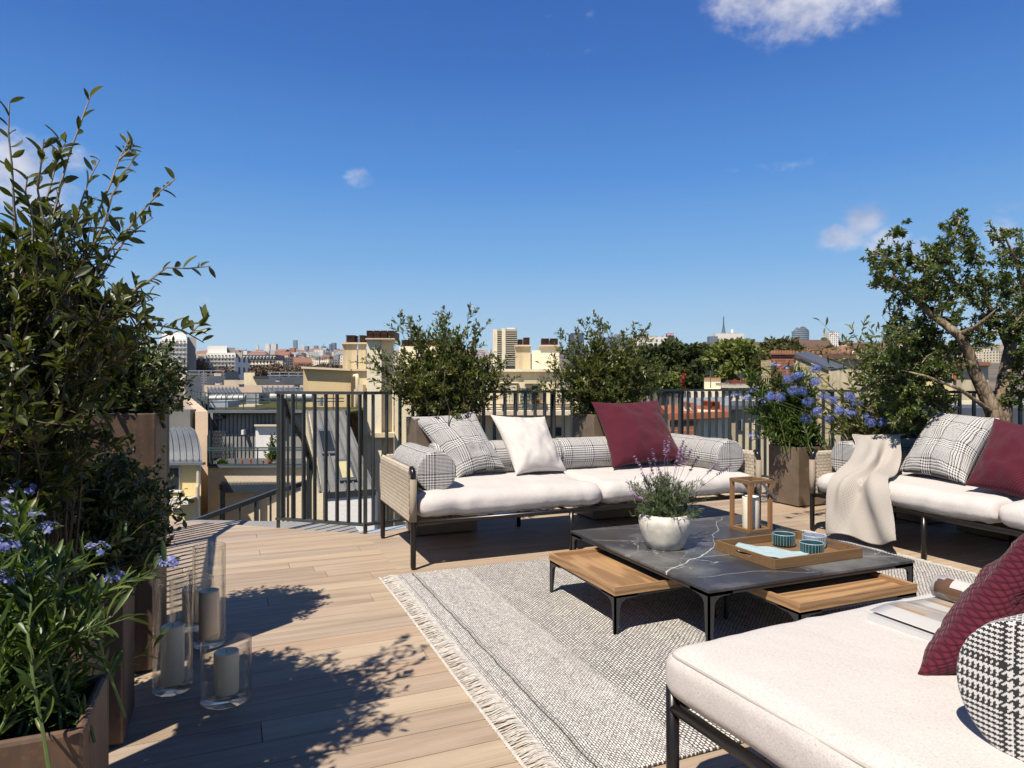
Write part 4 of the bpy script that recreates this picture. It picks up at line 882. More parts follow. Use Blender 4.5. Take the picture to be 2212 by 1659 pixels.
# shrubs in the back planters
def backshrub(label, cx, cy, hw, top, seed):
    r = thing('hedge_shrub', label, 'shrub', (cx, cy, .88), 'glossy shrubs in the back planters')
    rn = random.Random(seed); T = ell((cx+.03*seed, cy+.05, 1.25), (hw, .3, .38), 170, -.95, .2) + [Vector((cx+rn.uniform(-.85, .85)*hw, cy+rn.uniform(-.15, .15), rn.uniform(top-.3, top))) for _ in range(30)] + [Vector((cx+s_*hw*rn.uniform(1.0, 1.22), cy+rn.uniform(-.1, .1), rn.uniform(1.1, 1.5))) for s_ in (-1, 1) for _ in range(9)]
    for i, t_ in enumerate(T):
        if t_.z > 1.45: t_.z -= abs(t_.x-cx)*.25
    shrub(r, (cx, cy, .88), T, (.042, .36), MT['lf_back'], MT['twig_dark'], 7, .15, 24, .15, .0045, .1, wob=.025, upright=.5, jitter=.7)
backshrub('glossy upright shrub in the planter behind the checked cushion', 1.62, 5.3, .56, 1.86, 1)
backshrub('glossy upright shrub in the planter behind the burgundy cushion', 3.15, 5.33, .6, 1.84, 2)
# flowering plants
def floret(m, c, nrm, r, petals=5, wid=.5):
    nrm = nrm.normalized(); a = nrm.cross(UP+rv(.1)).normalized(); b = nrm.cross(a); ph = RNG.uniform(0, 6)
    for k in range(petals):
        th = ph+2*math.pi*k/petals; d = a*math.cos(th)+b*math.sin(th); s = nrm.cross(d)
        n = len(m.v); m.v += [tuple(c), tuple(c+d*r*.55+s*r*wid*.5+nrm*r*.1), tuple(c+d*r+s*r*wid*.3-nrm*r*.05), tuple(c+d*r-s*r*wid*.3-nrm*r*.05), tuple(c+d*r*.55-s*r*wid*.5+nrm*r*.1)]
        m.f.append((n, n+1, n+2, n+3, n+4)); m.mi.append(0)
def plumbago(root, base, heads, others, leaf, hr, fl, bw=.004, per=34, sx=.12):
    """stems with long narrow leaves; the given heads carry clusters of pale blue florets"""
    shrub(root, base, heads+others, leaf, MT['lf_flow'], MT['stem'], 1, .1, per, .12, bw, sx, wob=.008, upright=.5, droop=0, jitter=.5, wood='stems', curl=.25, pts=8)
    for h in heads:
        h = Vector(h); m = MB(); st = MB()
        for k in range(fl):
            o = rv().normalized(); o.z = abs(o.z)*.75; kk = hr*RNG.uniform(.6, 1.25); c = h+Vector((o.x*kk, o.y*kk, o.z*kk)); floret(m, c, (o+UP*.5+rv(.25)), hr*.34, 5, .7); st.tube([h-UP*hr*.7, c-UP*.002], .0008, 3, False)
        f = m.build('flower_head', MT['petal'], root)
r = thing('flowering_plant', 'pale blue flowering plant with narrow leaves in the near left corner', 'flowers', (-.45, 1.53, .53), 'blue flowering plants')
heads = [W(48, 1062, 1.5), W(20, 1120, 1.35), W(65, 1122, 1.4), W(90, 1145, 1.42), W(205, 1190, 1.45), W(372, 1215, 1.55), W(30, 1248, 1.25), W(45, 1275, 1.3), W(100, 1260, 1.5), W(238, 1250, 1.6), W(92, 1345, 1.5), W(8, 1105, 1.3), W(12, 1180, 1.25), W(35, 1130, 1.28), W(70, 1235, 1.35), W(10, 1255, 1.22)]
oth = [W(RNG.uniform(-60, 260), RNG.uniform(1270, 1450), RNG.uniform(1.2, 1.5)) for _ in range(20)]+[W(292, 1150, 1.6), W(330, 1230, 1.5), W(335, 1400, 1.5), W(290, 1330, 1.35)]
plumbago(r, (-.43, 1.53, .53), heads, oth, (.056, .17), .026, 13, .0035, 34, .09)
r = thing('flowering_plant', 'pale blue flowering plant in the stone planter between the sofas', 'flowers', (5.26, 5.08, .53), 'blue flowering plants')
heads = [W(1588, 856, 6.5), W(1612, 862, 6.5), W(1630, 845, 6.6), W(1645, 868, 6.5), W(1672, 792, 6.6), W(1700, 795, 6.6), W(1690, 842, 6.7), W(1705, 848, 6.6), W(1627, 945, 6.4), W(1738, 815, 6.6), W(1720, 830, 6.6)]
oth = [W(RNG.uniform(1610, 1770), RNG.uniform(790, 940), RNG.uniform(6.4, 6.9)) for _ in range(80)]
plumbago(r, (5.26, 5.08, .53), heads, oth, (.085, .17), .05, 12, .006, 40, .12)
def aga():
    r = thing('flowering_plant', 'deep blue round-headed flowers on long stems behind the throw', 'flowers', (5.58, 4.55, .45), 'blue flowering plants')
    H = [(1685, 850), (1712, 838), (1665, 850), (1745, 862), (1732, 838), (1760, 818), (1780, 850), (1800, 858), (1835, 850), (1850, 862), (1812, 880), (1838, 884), (1875, 895), (1742, 898), (1765, 882), (1790, 900), (1905, 905), (1880, 905), (1722, 805), (1762, 790), (1700, 812)]
    H = [(x, y+8) for x, y in H]
    st = MB()
    for x, y in H:
        d = RNG.uniform(5.35, 5.8); c = W(x, y, d); b = Vector((5.58+RNG.normal()*.08, 4.55+RNG.normal()*.08, .45)); mid = Vector((b.x+(c.x-b.x)*.3, b.y+(c.y-b.y)*.3, b.z+(c.z-b.z)*.6)); st.tube([b, mid, c-UP*.03], .004, 5, False)
        m = MB()
        for k in range(32):
            o = rv().normalized(); o.z = o.z*.75+.15; q = c+o*RNG.uniform(.03, .055); a = o.cross(UP+rv(.2)).normalized(); m.tube([c, c.lerp(q, .6)], .0012, 3, False); floret(m, q, o, .018, 6, .22)
        m.build('flower_head', MT['petal2'], r)
    st.build('stems', MT['stem'], r)
    P = []; D = []
    n = 260; ang = RNG.uniform(0, 6.28, n); P = np.stack([5.58+RNG.normal(size=n)*.06, 4.55+RNG.normal(size=n)*.06, np.full(n, .46)+RNG.random(n)*.1], 1); D = np.stack([np.cos(ang)*.5, np.sin(ang)*.5, np.full(n, 1.0)], 1); Nn = np.stack([-np.cos(ang), -np.sin(ang), np.full(n, .5)], 1)
    build_leaves('foliage', P, D, Nn, RNG.uniform(.3, .5, n), np.full(n, .022), MT['lf_flow'], r, .3)
aga()
r = thing('loose_shrub', 'loose olive green shrub with long shoots between blue flowers and tree', 'shrub', (5.6, 4.05, .45))
tg = [W(1768, 690, 5.9), W(1800, 745, 5.8), W(1845, 720, 5.7), W(1870, 690, 5.7), W(1905, 680, 5.6), W(1950, 700, 5.5), W(1760, 830, 5.9)]+[W(RNG.uniform(1770, 2000), RNG.uniform(735, 940), RNG.uniform(5.8, 6.5)) for _ in range(75)]
shrub(r, (5.6, 4.05, .45), tg, (.08, .28), MT['lf_loose'], MT['bark'], 4, .2, 11, .3, .006, .1, wob=.03, curl=.2, jitter=.6)
def tree():
    r = thing('twisted_tree', 'small twisted tree with cracked bark behind the right sofa', 'tree', tuple(W(2160, 960, 5.25)))
    n = NT('cracked_tree_bark'); v = n.coord(scale=(1, 1, .4)); vo = n.N('ShaderNodeTexVoronoi'); vo.feature = 'DISTANCE_TO_EDGE'; vo.inputs['Scale'].default_value = 26; n.L(v, vo.inputs['Vector']); f = n.noise(v, 9, 6)
    n.col(n.mix(1, n.ramp(f, [(.3, (.14, .1, .065)), (.55, (.33, .25, .17)), (.72, (.55, .47, .37))]), n.ramp(vo.outputs['Distance'], [(0, (.4, .35, .3)), (.07, (1, 1, 1))]), 'MULTIPLY')); n.rough(.9, .2); n.bump(vo.outputs['Distance'], .8, .02); MT['tbark'] = n.m
    def path(L, dep): return [W(x, y, dep+k) for x, y, k in L]
    tr = MB(); d0 = 5.25
    main = path([(2165, 1000, 0), (2155, 950, 0), (2150, 895, 0), (2128, 850, .02), (2104, 800, .0), (2092, 760, -.02), (2072, 725, .0), (2040, 700, .03), (2008, 678, .05), (1990, 655, .05)], d0)
    tr.tube(main, [.085, .075, .065, .052, .044, .04, .036, .03, .022, .016], 14)
    sec = path([(2158, 930, .06), (2165, 880, .12), (2170, 820, .2), (2180, 760, .25), (2195, 700, .3), (2215, 640, .3), (2225, 560, .3)], d0)
    tr.tube(sec, [.085, .07, .055, .044, .036, .028, .018], 12)
    limbs = [([(1992, 655, .05), (2005, 600, .05), (2040, 560, .0), (2065, 510, 0), (2075, 470, .05)], .026), ([(2072, 722, 0), (2100, 705, -.1), (2125, 690, -.2), (2150, 670, -.25)], .022), ([(2010, 680, .05), (1960, 640, .1), (1930, 600, .1), (1940, 520, .1)], .02), ([(2005, 600, .05), (1975, 560, .0), (1960, 520, -.1)], .014), ([(2180, 760, .25), (2140, 660, .3), (2120, 580, .3)], .022), ([(2215, 640, .3), (2190, 560, .1), (2165, 500, 0)], .02), ([(2150, 895, 0), (2080, 840, -.2), (2000, 810, -.3), (1950, 800, -.2)], .018), ([(2195, 700, .3), (2240, 640, 0), (2280, 600, -.2)], .02), ([(1960, 640, .1), (1925, 690, .1), (1900, 730, .1)], .012)]
    LL = []
    for L, rad in limbs:
        p = path(L, d0); k = len(p); tr.tube([q+rv(.012)*(0 < i < k-1) for i, q in enumerate(p)], [rad*(1-.75*i/(k-1)) for i in range(k)], 8, False); LL.append(p)
    tr.build('trunk', MT['tbark'], r, smooth=True)
    # foliage sprays around limb ends
    m = MB(); P, D, Nn, Ls, Ws = [], [], [], [], []
    cl = [(1945, 500, .10, 6), (1925, 560, .15, 9), (1915, 610, .13, 8), (1960, 560, .16, 10), (2010, 560, .18, 10), (2060, 480, .11, 8), (2080, 520, .15, 10), (2045, 570, .2, 12), (2105, 560, .17, 10), (1950, 630, .2, 12), (2000, 630, .22, 14), (2060, 630, .22, 14), (2120, 620, .2, 12), (2165, 510, .13, 8), (2190, 550, .2, 12), (2185, 610, .22, 14), (2230, 560, .25, 12),
          (1940, 700, .2, 12), (1990, 730, .2, 12), (2040, 760, .16, 8), (2130, 690, .22, 14), (2190, 690, .25, 16), (2240, 690, .25, 12), (1960, 780, .2, 12), (2020, 690, .2, 12), (2150, 760, .2, 10), (2200, 780, .25, 14), (1925, 830, .18, 10), (1985, 850, .18, 10), (2190, 850, .18, 9), (1905, 770, .15, 8), (2040, 870, .1, 4), (2235, 850, .2, 8), (2250, 480, .2, 8), (2080, 800, .1, 2), (1970, 900, .15, 8), (2030, 830, .1, 4), (2150, 640, .2, 8)]
    cl += [(RNG.uniform(1880, 2260), RNG.uniform(540, 900), .19, 7) for _ in range(44)]+[(RNG.uniform(1880, 2040), RNG.uniform(700, 930), .16, 9) for _ in range(18)]
    cl = [c_ for c_ in cl if not (2050 < c_[0] < 2165 and 745 < c_[1] < 900)]
    for (x, y, rad, cnt) in cl:
        c = W(x, y, d0+RNG.uniform(-.25, .35))
        for _ in range(int(cnt*1.7)):
            e = c+rv().normalized()*rad*RNG.uniform(.3, 1.1); s = c+(e-c)*.15+rv(.03); m.tube([s, s.lerp(e, .5)+rv(.015), e], [.004, .003, .0012], 4, False); dr = (e-s).normalized()
            for k in range(7):
                p = s.lerp(e, .25+.75*(k+RNG.random())/7)
                for w_ in range(4 if k < 6 else 6):
                    d = (rv()*.9+dr*.5+UP*.2).normalized(); P.append(p); D.append(d); Nn.append(UP+rv(.6)); l = .036*RNG.uniform(.6, 1.15); Ls.append(l); Ws.append(l*.38)
    m.build('branches', MT['tbark'], r)
    build_leaves('crown', np.array([tuple(v) for v in P]), np.array([tuple(v) for v in D]), np.array([tuple(v) for v in Nn]), np.array(Ls), np.array(Ws), MT['lf_tree'], r, .12)
tree()
def lavender():
    x, y = 2.237, 3.12
    n = NT('weathered_pale_clay'); v = n.coord(); f = n.noise(v, 5, 8, .65, .5); g = n.noise(v, 18, 6, .6)
    n.col(n.mix(.4, n.ramp(f, [(.3, (.42, .43, .4)), (.46, (.78, .74, .63)), (.6, (.66, .57, .43)), (.75, (.85, .82, .74))]), n.ramp(g, [(.35, (.45, .45, .42)), (.65, (.9, .87, .8))]))); n.rough(.75, .3); n.bump(g, .3, .004)
    p = thing('flower_pot', 'rounded pale weathered clay pot on the marble table', 'pot', (x, y, MZ))
    m = MB(); m.lathe((x, y, MZ), [(0, .001), (.098, .001), (.106, .006), (.12, .05), (.138, .1), (.146, .14), (.144, .165), (.132, .185), (.122, .19), (.118, .186), (.118, .16), (0, .16)], 48); m.build('pot_body', n.m, p, smooth=True)
    m = MB(); m.lathe((x, y, MZ), [(0, .166), (.117, .164)], 24); m.build('soil', MT['soil'], p)
    r = thing('lavender_plant', 'lavender with purple flower spikes growing in the clay pot', 'lavender', (x, y, MZ+.16)); zb = MZ+.155
    T = []
    for _ in range(110):
        a = RNG.uniform(0, 6.28); q = RNG.random()**.6; T.append(Vector((x+math.cos(a)*q*.2, y+math.sin(a)*q*.2, zb+RNG.uniform(.1, .27)-.1*q*q)))
    T += [Vector((x+CS*.25, y-SN*.25, zb+.2)), Vector((x+CS*.27, y-SN*.27, zb+.12)), Vector((x-CS*.22, y+SN*.22, zb+.1)), Vector((x+CS*.22, y-SN*.22, zb+.05)), Vector((x-CS*.2, y+SN*.2, zb+.02))]
    shrub(r, (x, y, zb), T, (.035, .13), MT['lf_lav'], MT['stem'], 2, .07, 22, .08, .0015, .045, wob=.006, upright=.6, wood='stems', curl=.2)
    d = 3.74
    for (px, py, h) in [(1378, 1000, 40), (1405, 1005, 45), (1412, 985, 40), (1436, 968, 45), (1444, 960, 40), (1463, 990, 45), (1472, 968, 35), (1477, 978, 50), (1487, 985, 40), (1500, 1000, 38), (1395, 1035, 30), (1425, 1025, 30), (1540, 1010, 0), (1565, 1014, 0), (1462, 1060, 28), (1366, 1050, 0), (1480, 1075, 20), (1380, 1075, 0)]:
        c = W(px, py, d+RNG.uniform(-.1, .1)); sd = c-Vector((x, y, zb+.05)); dr = sd.normalized(); m = MB(); L = .075
        for k in range(7):
            q = c+dr*(L*(k/6-.5)*1.1)
            for j in range(5):
                o = rv().normalized()*.007*(1.15-k/9); floret(m, q+o, o+dr*.01, .0075, 4, .8)
        m.tube([Vector((x, y, zb))+Vector((sd.x, sd.y, 0))*.3, Vector((x, y, zb)).lerp(c, .6)+UP*.01, c+dr*L*.5], .0012, 4, False); m.build('flower_spike', MT['lavp'], r)
lavender()

#@@BG
# ------------------------------------------------------------------ ground and terrain
def sm(a, b, x): t = max(0, min(1, (x-a)/(b-a))); return t*t*(3-2*t)
def ygr(d, lat): 
    yh = 764 - 17*sm(.05, .25, lat); return yh + (822-yh)*math.exp(-max(0, d-250)/650)
def zgr(d, lat):
    if d <= 70: return -16.0
    z250 = HC+(829.5-ygr(250, lat))/FPX*250
    if d < 250: return -16+(z250+16)*sm(70, 250, d)
    return HC+(829.5-ygr(d, lat))/FPX*d
def terrain():
    ds = [8, 20, 40, 70]+[70+12*i for i in range(1, 16)]+[250*1.11**i for i in range(1, 42)]
    ls = [-1.6+.05*i for i in range(65)]; m = MB()
    for d in ds:
        for l in ls: p = RGT*(l*d)+FWD*d; m.v.append((p.x, p.y, zgr(d, l)))
    n = len(ls)
    for i in range(len(ds)-1):
        for j in range(n-1): m.f.append((i*n+j, i*n+j+1, (i+1)*n+j+1, (i+1)*n+j)); m.mi.append(0)
    MT['terrain'] = simple('distant_city_ground', (.16, .14, .115), .95, .1, 0, .5, .02)
    tag(m.build('terrain', MT['terrain'], None, smooth=True), kind='structure')
    m = MB(); R = 30000; m.add([(-R, -R, -16.3), (R, -R, -16.3), (R, R, -16.3), (-R, R, -16.3)], [(0, 1, 2, 3)])
    tag(m.build('ground', simple('street_asphalt', (.07, .068, .066), .9, .2, 0, .3, .3), None), kind='structure')
terrain()
# wall and roof materials of the neighbouring houses
MT['cream'] = m_stucco('cream_render', (.82, .71, .47)); MT['cream2'] = m_stucco('pale_cream_render', (.92, .82, .60), .06, .35); MT['ochre'] = m_stucco('ochre_render', (.70, .54, .31), .12, .25)
MT['pink'] = m_stucco('pinkish_render', (.70, .54, .40), .1, .15); MT['yellow'] = m_stucco('yellow_render', (.88, .70, .34), .1, .2); MT['stain'] = m_stucco('stained_grey_cream_render', (.62, .53, .36), .3, .6)
MT['white'] = m_stucco('white_render', (.86, .83, .78), .06, .15); MT['slate'] = m_zinc('slate_roof', (.11, .12, .14)); MT['rust'] = simple('rusty_metal', (.09, .045, .03), .7, .3, .3, .5, 6)
MT['brick'] = m_brick('red_brick', (.33, .14, .085), 1.6); MT['stonew'] = m_brick('pale_rubble_stone', (.56, .45, .26), 1.3); MT['terra2'] = simple('dull_terracotta', (.3, .15, .09), .85, .2, 0, .3, 2); MT['terra'] = simple('terracotta', (.45, .14, .06), .8, .2, 0, .25, 6); MT['redroof'] = simple('red_tile_roof', (.38, .13, .065), .85, .2, 0, .25, 3)
MT['shut'] = simple('cream_shutter', (.62, .55, .4), .6); MT['green_rail'] = simple('blue_green_rail', (.06, .1, .1), .5, .4, .3); MT['navy'] = simple('navy_fascia', (.03, .045, .07), .5); MT['dark'] = simple('dark_opening', (.02, .025, .03), .3, .5)
MT['alu'] = simple('galvanised_duct', (.36, .36, .36), .55, .4, .3, .3, 4); MT['sedum'] = simple('sedum_green_roof', (.07, .075, .025), .95, .1, 0, .6, 1.5, .5); MT['moss'] = MT['sedum']
MT['beige'] = m_stucco('beige_render', (.70, .59, .44), .1, .15)
def cam_box(m, x0, x1, yt, yb, d, t, mi=0, zb=None):
    a = W(x0, yt, d); b = W(x1, yt, d); zlo = W(x0, yb, d).z if zb is None else zb
    pts = [Vector((a.x, a.y, zlo)), Vector((b.x, b.y, zlo)), Vector((b.x, b.y, b.z)), Vector((a.x, a.y, a.z))]
    v = FWD*t
    if t > 1 and d < 300:                       # nearer houses are sheared along the camera ray to hide their inner flanks
        px = max(x0, 1106) if x0 > 1106 else min(x1, 1106); v = (RGT*((px-1106)/FPX)+FWD)*t
    return m.prism(pts, v, mi)
def part(root, name, mat, *boxes, **k):
    m = MB()
    for b in boxes: cam_box(m, *b)
    return m.build(name, mat, root, **k)
MT['pane_far'] = simple('far_window_pane', (.11, .125, .135), .3, .6, 0, .4, .5)
def window(root, x0, x1, yt, yb, d, frame='white', pane='pane', bars=1, name='window', proud=.05):
    w = part(root, name, MT[frame], (x0, x1, yt, yb, d-proud, proud-.005)); px = (x1-x0)*.1
    part(w, 'pane', MT[pane], *[(x0+px+(x1-x0-2*px)*i/bars+(.6 if i else 0)*px*.4, x0+px+(x1-x0-2*px)*(i+1)/bars-(px*.3 if i < bars-1 else 0), yt+px, yb-px, d-proud-.02, .019) for i in range(bars)]); return w
def pots(root, x0, x1, yt, yb, d, t, n=1):
    """open slatted terracotta-and-iron chimney cowls"""
    for k in range(n):
        a, b = x0+(x1-x0)*k/n+.8, x0+(x1-x0)*(k+1)/n-.8; m = MB(); h = (yb-yt)/11
        for i in range(6): cam_box(m, a, b, yt+i*2*h, yt+i*2*h+h, d+.02, t)
        cam_box(m, a+(b-a)*.12, b-(b-a)*.12, yt+h*.5, yb+.2, d+.12, t*.7); m.build('chimney_cowl', MT['rust'], root)
ZG = -16
# --- yellow house with curved zinc roof
def yellow_house():
    d = 13; r = thing('yellow_house', 'yellow house with curved ribbed zinc roof below the terrace, left of the stairs', 'house', tuple(W(395, 1121, d)-UP*0))
    m = MB(); p0, p1 = W(330, 1003, d), W(434, 1003, d); m.prism([Vector((p0.x, p0.y, ZG)), Vector((p1.x, p1.y, ZG)), p1, p0], Vector((p1.x, p1.y, 0)).normalized()*4-RGT*.3); m.build('wall', MT['yellow'], r)
    w = window(r, 360.5, 387.5, 1008, 1060, d, 'white', 'dark', 2); part(w, 'sill', MT['white'], (358, 389.5, 1060.3, 1063.5, d-.12, .11))
    window(r, 371, 388, 1096, 1103, d, 'white', 'dark', 2); aw = part(r, 'awning', MT['shut'], (352, 406, 1079, 1082, d-.5, .49)); part(aw, 'valance', MT['white'], (352, 406, 1082.2, 1090, d-.5, .02))
    # roof profile: quarter barrel
    m = MB(); n = 12; A = []; 
    for i in range(n+1):
        th = math.pi/2*i/n; A.append((1.9*(1-math.cos(th)), 1.9*math.sin(th)*.9))        # depth back, height
    zb = W(400, 1001, d).z; T1 = W(417, 923, 14.6)-W(436.5, 1000, d-.1); HK = T1.z/(1.9*.9); BK = Vector((T1.x, T1.y, 0))/1.9; L0 = W(325, 1000, d-.1); L1 = W(436.5, 1000, d-.1)
    for e in (L0, L1):
        for (q, h) in A: p = e+BK*q; m.v.append((p.x, p.y, zb+h*HK))
    for i in range(n): m.f.append((i, n+1+i, n+2+i, i+1)); m.mi.append(0)
    m.f.append(tuple(range(n+1, 2*n+2))+()); m.mi.append(0); ro = m.build('roof', MT['zinc'], r, smooth=False)
    for k in range(8):
        e = L0.lerp(L1, (k+.5)/8); m = MB(); m.tube([Vector(((e+BK*q).x, (e+BK*q).y, zb+h*HK+.015)) for q, h in A], .022, 5); m.build('roof_rib', MT['zinc'], ro)
    part(r, 'gutter', MT['zinc'], (325, 438, 999.5, 1005, d-.2, .12)); m = MB(); p = W(429, 1005, d-.1); m.tube([p, p-UP*.35, p-UP*.42+Vector((-.02, -.02, 0)), p-UP*14], .04, 8); m.build('downpipe', MT['shut'], r)
    part(r, 'rear_wall', MT['zinc_dark'], (330, 411, 885, 940, d+3, .3, 0, ZG))
yellow_house()
# --- zinc clad building with terrace and green roof
def clad_house():
    d = 16; r = thing('clad_building', 'grey zinc clad building with planted terrace, ducts and green roof', 'building', tuple(W(560, 1121, d)))
    zr = W(449, 889, d).z; A = W(449, 889, d); B = A+(W(411, 859, 33.3)-A); Bq = Vector((B.x, B.y, 0))
    m = MB(); m.prism([Vector((A.x, A.y, ZG)), Vector((A.x, A.y, zr)), Vector((B.x, B.y, zr)), Vector((B.x, B.y, ZG))], RGT*-.3); m.build('side_wall', MT['pink'], r)
    E = W(745, 889, d); E2 = E+FWD*8
    MT['clad'] = m_zinc('weathered_grey_cladding', (.34, .33, .305), .7)
    part(r, 'facade', MT['clad'], (440, 690, 889.5, 1009, d+.3, .3, 0, -3))
    rib = MB()
    for k in range(17): cam_box(rib, 451+k*8.6, 451.8+k*8.6, 890, 1009, d+.27, .03)
    rib.build('cladding_seams', MT['slate'], r)
    m = MB(); C = A+RGT*.3; D2 = B+RGT*.3; E1 = W(745, 889, d); F1 = E1+FWD*9; G1 = D2+RGT*9
    m.prism([Vector((v.x, v.y, zr-.07)) for v in (C, E1, F1, G1, D2)][::-1], UP*.04); m.build('green_roof', MT['sedum'], r)
    part(r, 'roof_edge', MT['zinc'], (448, 746, 886, 892, d-.02, .25))
    # terrace with slab, door, trellis, railing
    part(r, 'terrace_slab', MT['beige'], (449, 690, 1010, 1029, d-1.3, 1.6, 0, -3.2)); part(r, 'terrace_edge', MT['slate'], (449, 690, 1007.5, 1011, d-1.4, 1.6))
    dr = part(r, 'roller_door', MT['white'], (552, 601, 920, 1004, d+.22, .07)); part(dr, 'lintel', MT['beige'], (549, 603, 917, 921, d+.1, .15))
    part(r, 'doorway', MT['dark'], (463, 470, 898, 1000, d+.25, .04)); part(r, 'canopy', MT['navy'], (462, 481, 898, 905, d+.1, .2)); part(r, 'wall_lamp', MT['white'], (521, 526, 929, 939, d+.1, .15))
    m = MB()
    for k in range(9): m.bar(W(465+3*k, 930, d+.12), W(465+3*k-12, 990, d+.12), .008, .008); m.bar(W(465+3*k-12, 930, d+.1), W(465+3*k, 990, d+.1), .008, .008)
    m.build('trellis', MT['slate'], r)
    m = MB()
    for y in (968, 973, 1004): m.bar(W(449, y, d-1.25), W(690, y-1, d-1.25), .03, .03)
    for x in (450, 459.6, 508, 556.4, 605, 654): m.bar(W(x, 968, d-1.25), W(x, 1008, d-1.25), .03, .03)
    m.bar(W(449, 940, d-1.2), W(449, 1008, d-1.2), .03, .03); m.bar(W(453, 930, d-.3), W(453, 1000, d-.3), .03, .03); m.build('terrace_railing', MT['green_rail'], r)
    # roof plant
    rl = MB()
    for y in (849.5, 862, 868.6):
        z = W(449, y, d).z
        rl.bar(W(449, y, d+.15), W(743, y-1.5, d+.15), .025, .025); rl.bar(Vector((A.x, A.y, z)), Vector((B.x, B.y, z)), .025, .025)
    for x in (450, 488, 526, 553, 600, 640, 680, 720): rl.bar(W(x, 849, d+.15), W(x, 887, d+.15), .025, .025)
    for k in range(6): p = A.lerp(B, (k+.5)/6); rl.bar(Vector((p.x, p.y, zr)), Vector((p.x, p.y, zr+.42)), .025, .025)
    rl.build('roof_railing', MT['green_rail'], r)
    m = MB(); m.tube([W(455, 862, d+2), W(531, 861, d+2)], .11, 12); m.tube([W(586, 858, d+2), W(676, 858, d+2)], .13, 12)
    for x in (468, 480, 492, 504, 516, 600, 620, 640, 660): m.tube([W(x, 861.5 if x < 540 else 858, d+2), W(x+2, 861.5 if x < 540 else 858, d+2)], .135 if x < 540 else .15, 12)
    m.build('duct', MT['alu'], r, auto=True)
    part(r, 'air_unit', MT['alu'], (532, 559, 850, 874, d+1.8, .8)); part(r, 'blue_tank', MT['navy'], (563, 600, 855, 865, d+2, .5)); part(r, 'skylight_box', MT['ledge'], (452, 492, 866, 880, d+1, .8)); part(r, 'roof_slab', MT['beige'], (516, 551, 875, 879, d+.8, .6))
    m = MB(); c = W(692, 877, d+1.2); m.lathe(c, [(0, 0), (.07, 0), (.07, .22), (.06, .235), (0, .235)], 20); m.build('vent_pipe', MT['alu'], r)
    # slanted mansard with skylights and white wall below
    P = [W(659, 888, d-.05), W(744, 888, d-.05), W(811, 1056, d-3.0), W(687, 1065, d-3.0)]; nn = (P[1]-P[0]).cross(P[3]-P[0]).normalized(); nn = -nn if nn.dot(FWD) > 0 else nn
    m = MB(); m.prism(P, -nn*.15); ms = m.build('mansard_roof', MT['zinc_dark'], r)
    def pl(u, v, o=.02): return P[0]*(1-u)*(1-v)+P[1]*u*(1-v)+P[2]*u*v+P[3]*(1-u)*v+nn*o
    for k in range(7): m = MB(); m.bar(pl(.04+k*.153, 0), pl(.04+k*.153, 1), .025, .03); m.build('roof_rib', MT['zinc'], ms)
    def quad(u0, v0, u1, v1, o, th): m = MB(); m.prism([pl(u0, v0, o), pl(u1, v0, o), pl(u1, v1, o), pl(u0, v1, o)], -nn*th); return m
    s = quad(.2, .28, .52, .6, .05, .05).build('skylight', MT['slate'], ms); quad(.24, .32, .48, .57, .07, .02).build('pane', MT['dark'], s)
    s = quad(.42, .68, .72, .92, .07, .06).build('skylight', MT['slate'], ms); quad(.48, .72, .68, .9, .09, .02).build('pane', simple('yellowish_glass', (.5, .45, .25), .3), s)  # lower skylight is glazed in yellowish glass
    part(r, 'white_wall', MT['white'], (689, 809, 1066, 1150, d-2.9, .3, 0, -6)); m = MB(); m.prism([P[0], P[3], Vector((P[3].x, P[3].y, -6)), Vector((P[0].x, P[0].y, -6))], RGT*.1); m.build('gable_wall', MT['cream'], r)
    part(r, 'lower_wall', MT['beige'], (449, 690, 1030, 1150, d+.4, .3, 0, ZG)); part(r, 'inner_wall', MT['beige'], (455, 500, 1050, 1150, d-.9, .2, 0, ZG))
    part(r, 'glass_door', MT['dark'], (530, 552, 1060, 1150, d+.3, .05), (556, 600, 1060, 1150, d+.3, .05))
    # pergola
    Q = [W(466, 1029, d+.1), W(676, 1023, d+.1), W(680, 1043, d-1.2), W(481, 1048, d-1.6)]
    q = thing('pergola', 'dark slatted pergola roof on navy posts under the planted terrace', 'pergola', tuple(W(560, 1121, d-1)))
    for k in range(26): t0 = k/26; m = MB(); a, b = Q[0].lerp(Q[1], t0), Q[3].lerp(Q[2], t0); a2, b2 = Q[0].lerp(Q[1], t0+.028), Q[3].lerp(Q[2], t0+.028); m.prism([a, a2, b2, b], UP*.04); m.build('slat', MT['zinc_dark'], q)
    m = MB(); m.bar(Q[3]-UP*.08, Q[2]-UP*.08, .08, .16); m.bar(Q[0]-UP*.05, Q[3]-UP*.08, .08, .12); m.build('beam', MT['navy'], q)
    for e in (Q[3], Q[3].lerp(Q[2], .36), Q[2]): m = MB(); m.box((e.x-.05, e.y-.05, e.z-3.2), (e.x+.05, e.y+.05, e.z-.15)); m.build('post', MT['navy'], q)
